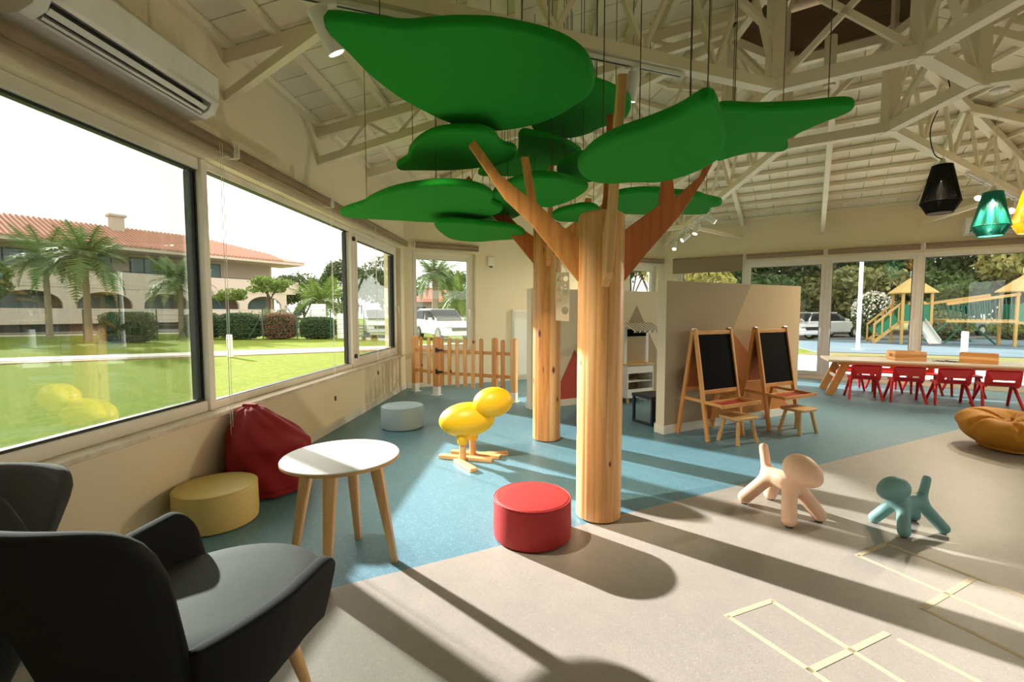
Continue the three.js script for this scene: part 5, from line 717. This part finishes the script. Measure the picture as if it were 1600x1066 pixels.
// cars
function car(label, x, z, turn, paint_, suv) {
  const o = thing('parked_car', label, 'car', [x, -0.05, z], turn, 'parked cars'); const W = 1.72, h = suv ? 0.18 : 0; const body = [[-2.15, 0.3], [-2.2, 0.55], [-2.12, 0.88 + h * 0.4], [-1.9, 0.94 + h * 0.5], [0.75, 0.95 + h * 0.5], [1.6, 0.84 + h * 0.5], [2.05, 0.7 + h * 0.3], [2.15, 0.5], [2.1, 0.28]]; const pm = new THREE.MeshPhysicalMaterial({ color: paint_, roughness: 0.35, clearcoat: 1, clearcoatRoughness: 0.05 });
  const arch = (cx) => Array.from({ length: 9 }, (_, i) => [cx + 0.37 * Math.cos(Math.PI * i / 8), 0.3 + 0.37 * Math.sin(Math.PI * i / 8)]); const prof = [...body, ...arch(1.32), ...arch(-1.3)]; mesh('body', extrude(prof, W, 0.06, 2).translate(0, 0, -W / 2), pm, o);
  const gh = [[-1.98, 0.93 + h * 0.5], [-1.75, 1.36 + h], [-1.5, 1.42 + h], [0.0, 1.42 + h], [0.25, 1.38 + h], [0.95, 0.95 + h * 0.5]]; mesh('cabin', extrude(gh, W - 0.2, 0.08, 2).translate(0, 0, -W / 2 + 0.1), std(lin(0.03, 0.035, 0.04), 0.05), o); mesh('roof', rbox(1.7, 0.04, W - 0.34, 0.015, -0.76, 1.425 + h, 0), pm, o);
  for (const s of [-1, 1]) { for (const [a, b] of [[V(-0.02, 1.4 + h, s * 0.69), V(0.9, 0.96 + h * 0.5, s * 0.74)], [V(-0.55, 1.4 + h, s * 0.7), V(-0.6, 0.95 + h * 0.5, s * 0.77)], [V(-1.68, 1.38 + h, s * 0.69), V(-1.92, 0.95 + h * 0.5, s * 0.75)]]) mesh('pillar', bar(a, b, 0.06, 0.06), pm, o); mesh('headlight', rbox(0.12, 0.14, 0.34, 0.04, 2.06, 0.68 + h * 0.3, s * 0.6), M.chrome, o); mesh('mirror', rbox(0.1, 0.12, 0.18, 0.03, 0.55, 1.02 + h * 0.5, s * 0.92), pm, o); for (const cx of [1.32, -1.3]) { const w = mesh('wheel', new THREE.CylinderGeometry(0.32, 0.32, 0.2, 24).rotateX(Math.PI / 2).translate(cx, 0.32, s * 0.76), M.black, o); mesh('rim', new THREE.CylinderGeometry(0.21, 0.21, 0.21, 14).rotateX(Math.PI / 2).translate(cx, 0.32, s * 0.76), M.chrome, w); } }
  mesh('grille', rbox(0.04, 0.18, 0.9, 0.01, 2.13, 0.6, 0), M.black, o); mesh('bumper', rbox(0.12, 0.18, W - 0.1, 0.05, 2.1, 0.36, 0), pm, o); return o;
}
const silver = lin(0.62, 0.66, 0.70);
car('pale silver car parked outside the small window behind the fence', -3.7, -24.2, -1.0, silver, true); car('pale car behind the narrow far sash of the left window', -8.2, -28, -1.2, silver, true);
car('white estate car parked left of the flowering oleander', 18.3, -26.6, 0.25, lin(0.78, 0.78, 0.78), false); car('white car at the left end of the car park', 15.0, -25.5, -1.3, lin(0.72, 0.74, 0.76), false); car('white car parked behind the white estate car', 15.4, -29.4, 0.15, lin(0.75, 0.75, 0.75), true); car('blue grey car far behind the rope bridge', 27.6, -28.6, 0.2, lin(0.12, 0.17, 0.24), false);
// ---------------------------------------------------------------- playground
{
  const timber = std(lin(0.62, 0.38, 0.13), 0.7), green = std(lin(0.015, 0.20, 0.11), 0.6), rope = std(lin(0.01, 0.16, 0.14), 0.8), metal = std(lin(0.55, 0.56, 0.56), 0.35);
  const tower = (label, x, z, turn, roof, stairs) => {
    const o = thing('playground_tower', label, 'play tower', [x, -0.05, z], turn, 'playground towers'); const w = 0.72; for (const a of [-1, 1]) for (const b of [-1, 1]) mesh('post', box(0.13, 2.35, 0.13, a * w, 1.175, b * w), timber, o); mesh('platform', box(1.6, 0.1, 1.6, 0, 1.0, 0), timber, o);
    for (const [x_, z_, q] of [[0, w, 0], [w, 0, 1], [0, -w, 0]]) { const p = mesh('panel', box(1.3, 0.75, 0.04, 0, 0, 0), green, o); p.position.set(x_, 1.42, z_); p.rotation.y = q * Math.PI / 2; }
    mesh('arch_panel', extrude([[-0.5, 0], [0.5, 0], [0.42, 0.12], [0.2, 0.2], [-0.2, 0.2], [-0.42, 0.12]], 0.05, 0.005, 1).translate(0, 1.78, w + 0.02), timber, o);
    if (roof) { for (let k = 0; k < 4; k++) { const g = new THREE.BufferGeometry(); const e = 0.95, y0 = 2.3, y1 = 3.05; g.setAttribute('position', new THREE.Float32BufferAttribute([-e, y0, e, e, y0, e, 0, y1, 0, -e, y0 + 0.05, e, e, y0 + 0.05, e, 0, y1 + 0.05, 0], 3)); g.setIndex([0, 2, 1, 3, 4, 5, 0, 1, 4, 0, 4, 3, 1, 2, 5, 1, 5, 4, 2, 0, 3, 2, 3, 5]); const g2 = g.toNonIndexed(); g2.computeVertexNormals(); const m = mesh('roof_side', g2, timber, o); m.rotation.y = k * Math.PI / 2; } mesh('finial', box(0.22, 0.25, 0.22, 0, 3.2, 0), std(lin(0.25, 0.42, 0.55), 0.6), o); }
    if (stairs) { for (const b of [-0.55, 0.55]) { mesh('stringer', bar(V(-2.1, 0.05, b), V(-0.75, 1.0, b), 0.06, 0.16), timber, o); mesh('handrail', bar(V(-2.15, 0.85, b), V(-0.75, 1.85, b), 0.06, 0.1), timber, o); for (let k = 0; k < 4; k++) mesh('baluster', box(0.08, 0.85, 0.06, -2.1 + k * 0.42, 0.45 + k * 0.3, b), timber, o); mesh('side_panel', bar(V(-1.9, 0.5, b), V(-0.95, 1.2, b), 0.03, 0.4), green, o); } for (let k = 0; k < 5; k++) mesh('step', box(0.22, 0.04, 1.05, -1.95 + k * 0.27, 0.17 + k * 0.19, 0), timber, o);
      mesh('slide', bar(V(0.15, 1.02, 0.75), V(0.2, 0.12, 2.6), 0.5, 0.03), metal, o); for (const s of [-0.27, 0.27]) mesh('slide_side', bar(V(0.15 + s, 1.1, 0.75), V(0.2 + s, 0.2, 2.6), 0.03, 0.16), metal, o); }
    return o;
  };
  tower('playground tower with pyramid roof, slide and stairs', 18.35, -20.9, -0.35, true, true).scale.set(0.72, 1, 0.72); tower('second wooden playground tower at the right edge with green panel', 21.75, -19.3, -0.35, true, false).scale.set(0.72, 1, 0.72);
  const b = thing('rope_bridge', 'sloping rope bridge between the two playground towers', 'bridge'); for (const off of [-0.6, 0.6]) { mesh('rail_beam', bar(V(19.1, 1.75, -20.6 + off), V(21.15, 2.15, -19.55 + off), 0.1, 0.12), timber, b); mesh('deck_beam', bar(V(19.1, 1.0, -20.6 + off), V(21.15, 1.0, -19.55 + off), 0.1, 0.1), timber, b); for (let k = 0; k < 14; k++) { const t = (k + 0.5) / 14; mesh('rope', rod(V(19.1 + 2.05 * t + 0.08, 1.05, -20.6 + 1.05 * t + off), V(19.1 + 2.05 * t - 0.04, 1.75 + 0.4 * t, -20.6 + 1.05 * t + off), 0.02, 0.02, 5), rope, b); } } for (let k = 0; k < 14; k++) mesh('deck_plank', box(0.13, 0.04, 1.2, 19.2 + 1.9 * k / 13, 1.07, -20.57 + 1.0 * k / 13), timber, b);
  const s = thing('swing_frame', 'green A-frame standing on the playground', 'frame', [20.6, -0.05, -20.4], -0.3); for (const [a, c] of [[-0.95, 0], [0.95, 0]]) mesh('leg', rod(V(a, 0, 0), V(0, 1.05, -0.2), 0.04, 0.04, 8), green, s); mesh('top_bar', rod(V(0, 1.05, -0.2), V(0.2, 1.05, -1.8), 0.04, 0.04, 8), green, s); for (const a of [-0.95, 0.95]) mesh('leg', rod(V(a + 0.2, 0, -2.0), V(0.2, 1.05, -1.8), 0.04, 0.04, 8), green, s);
}
renderer.render(scene, camera);
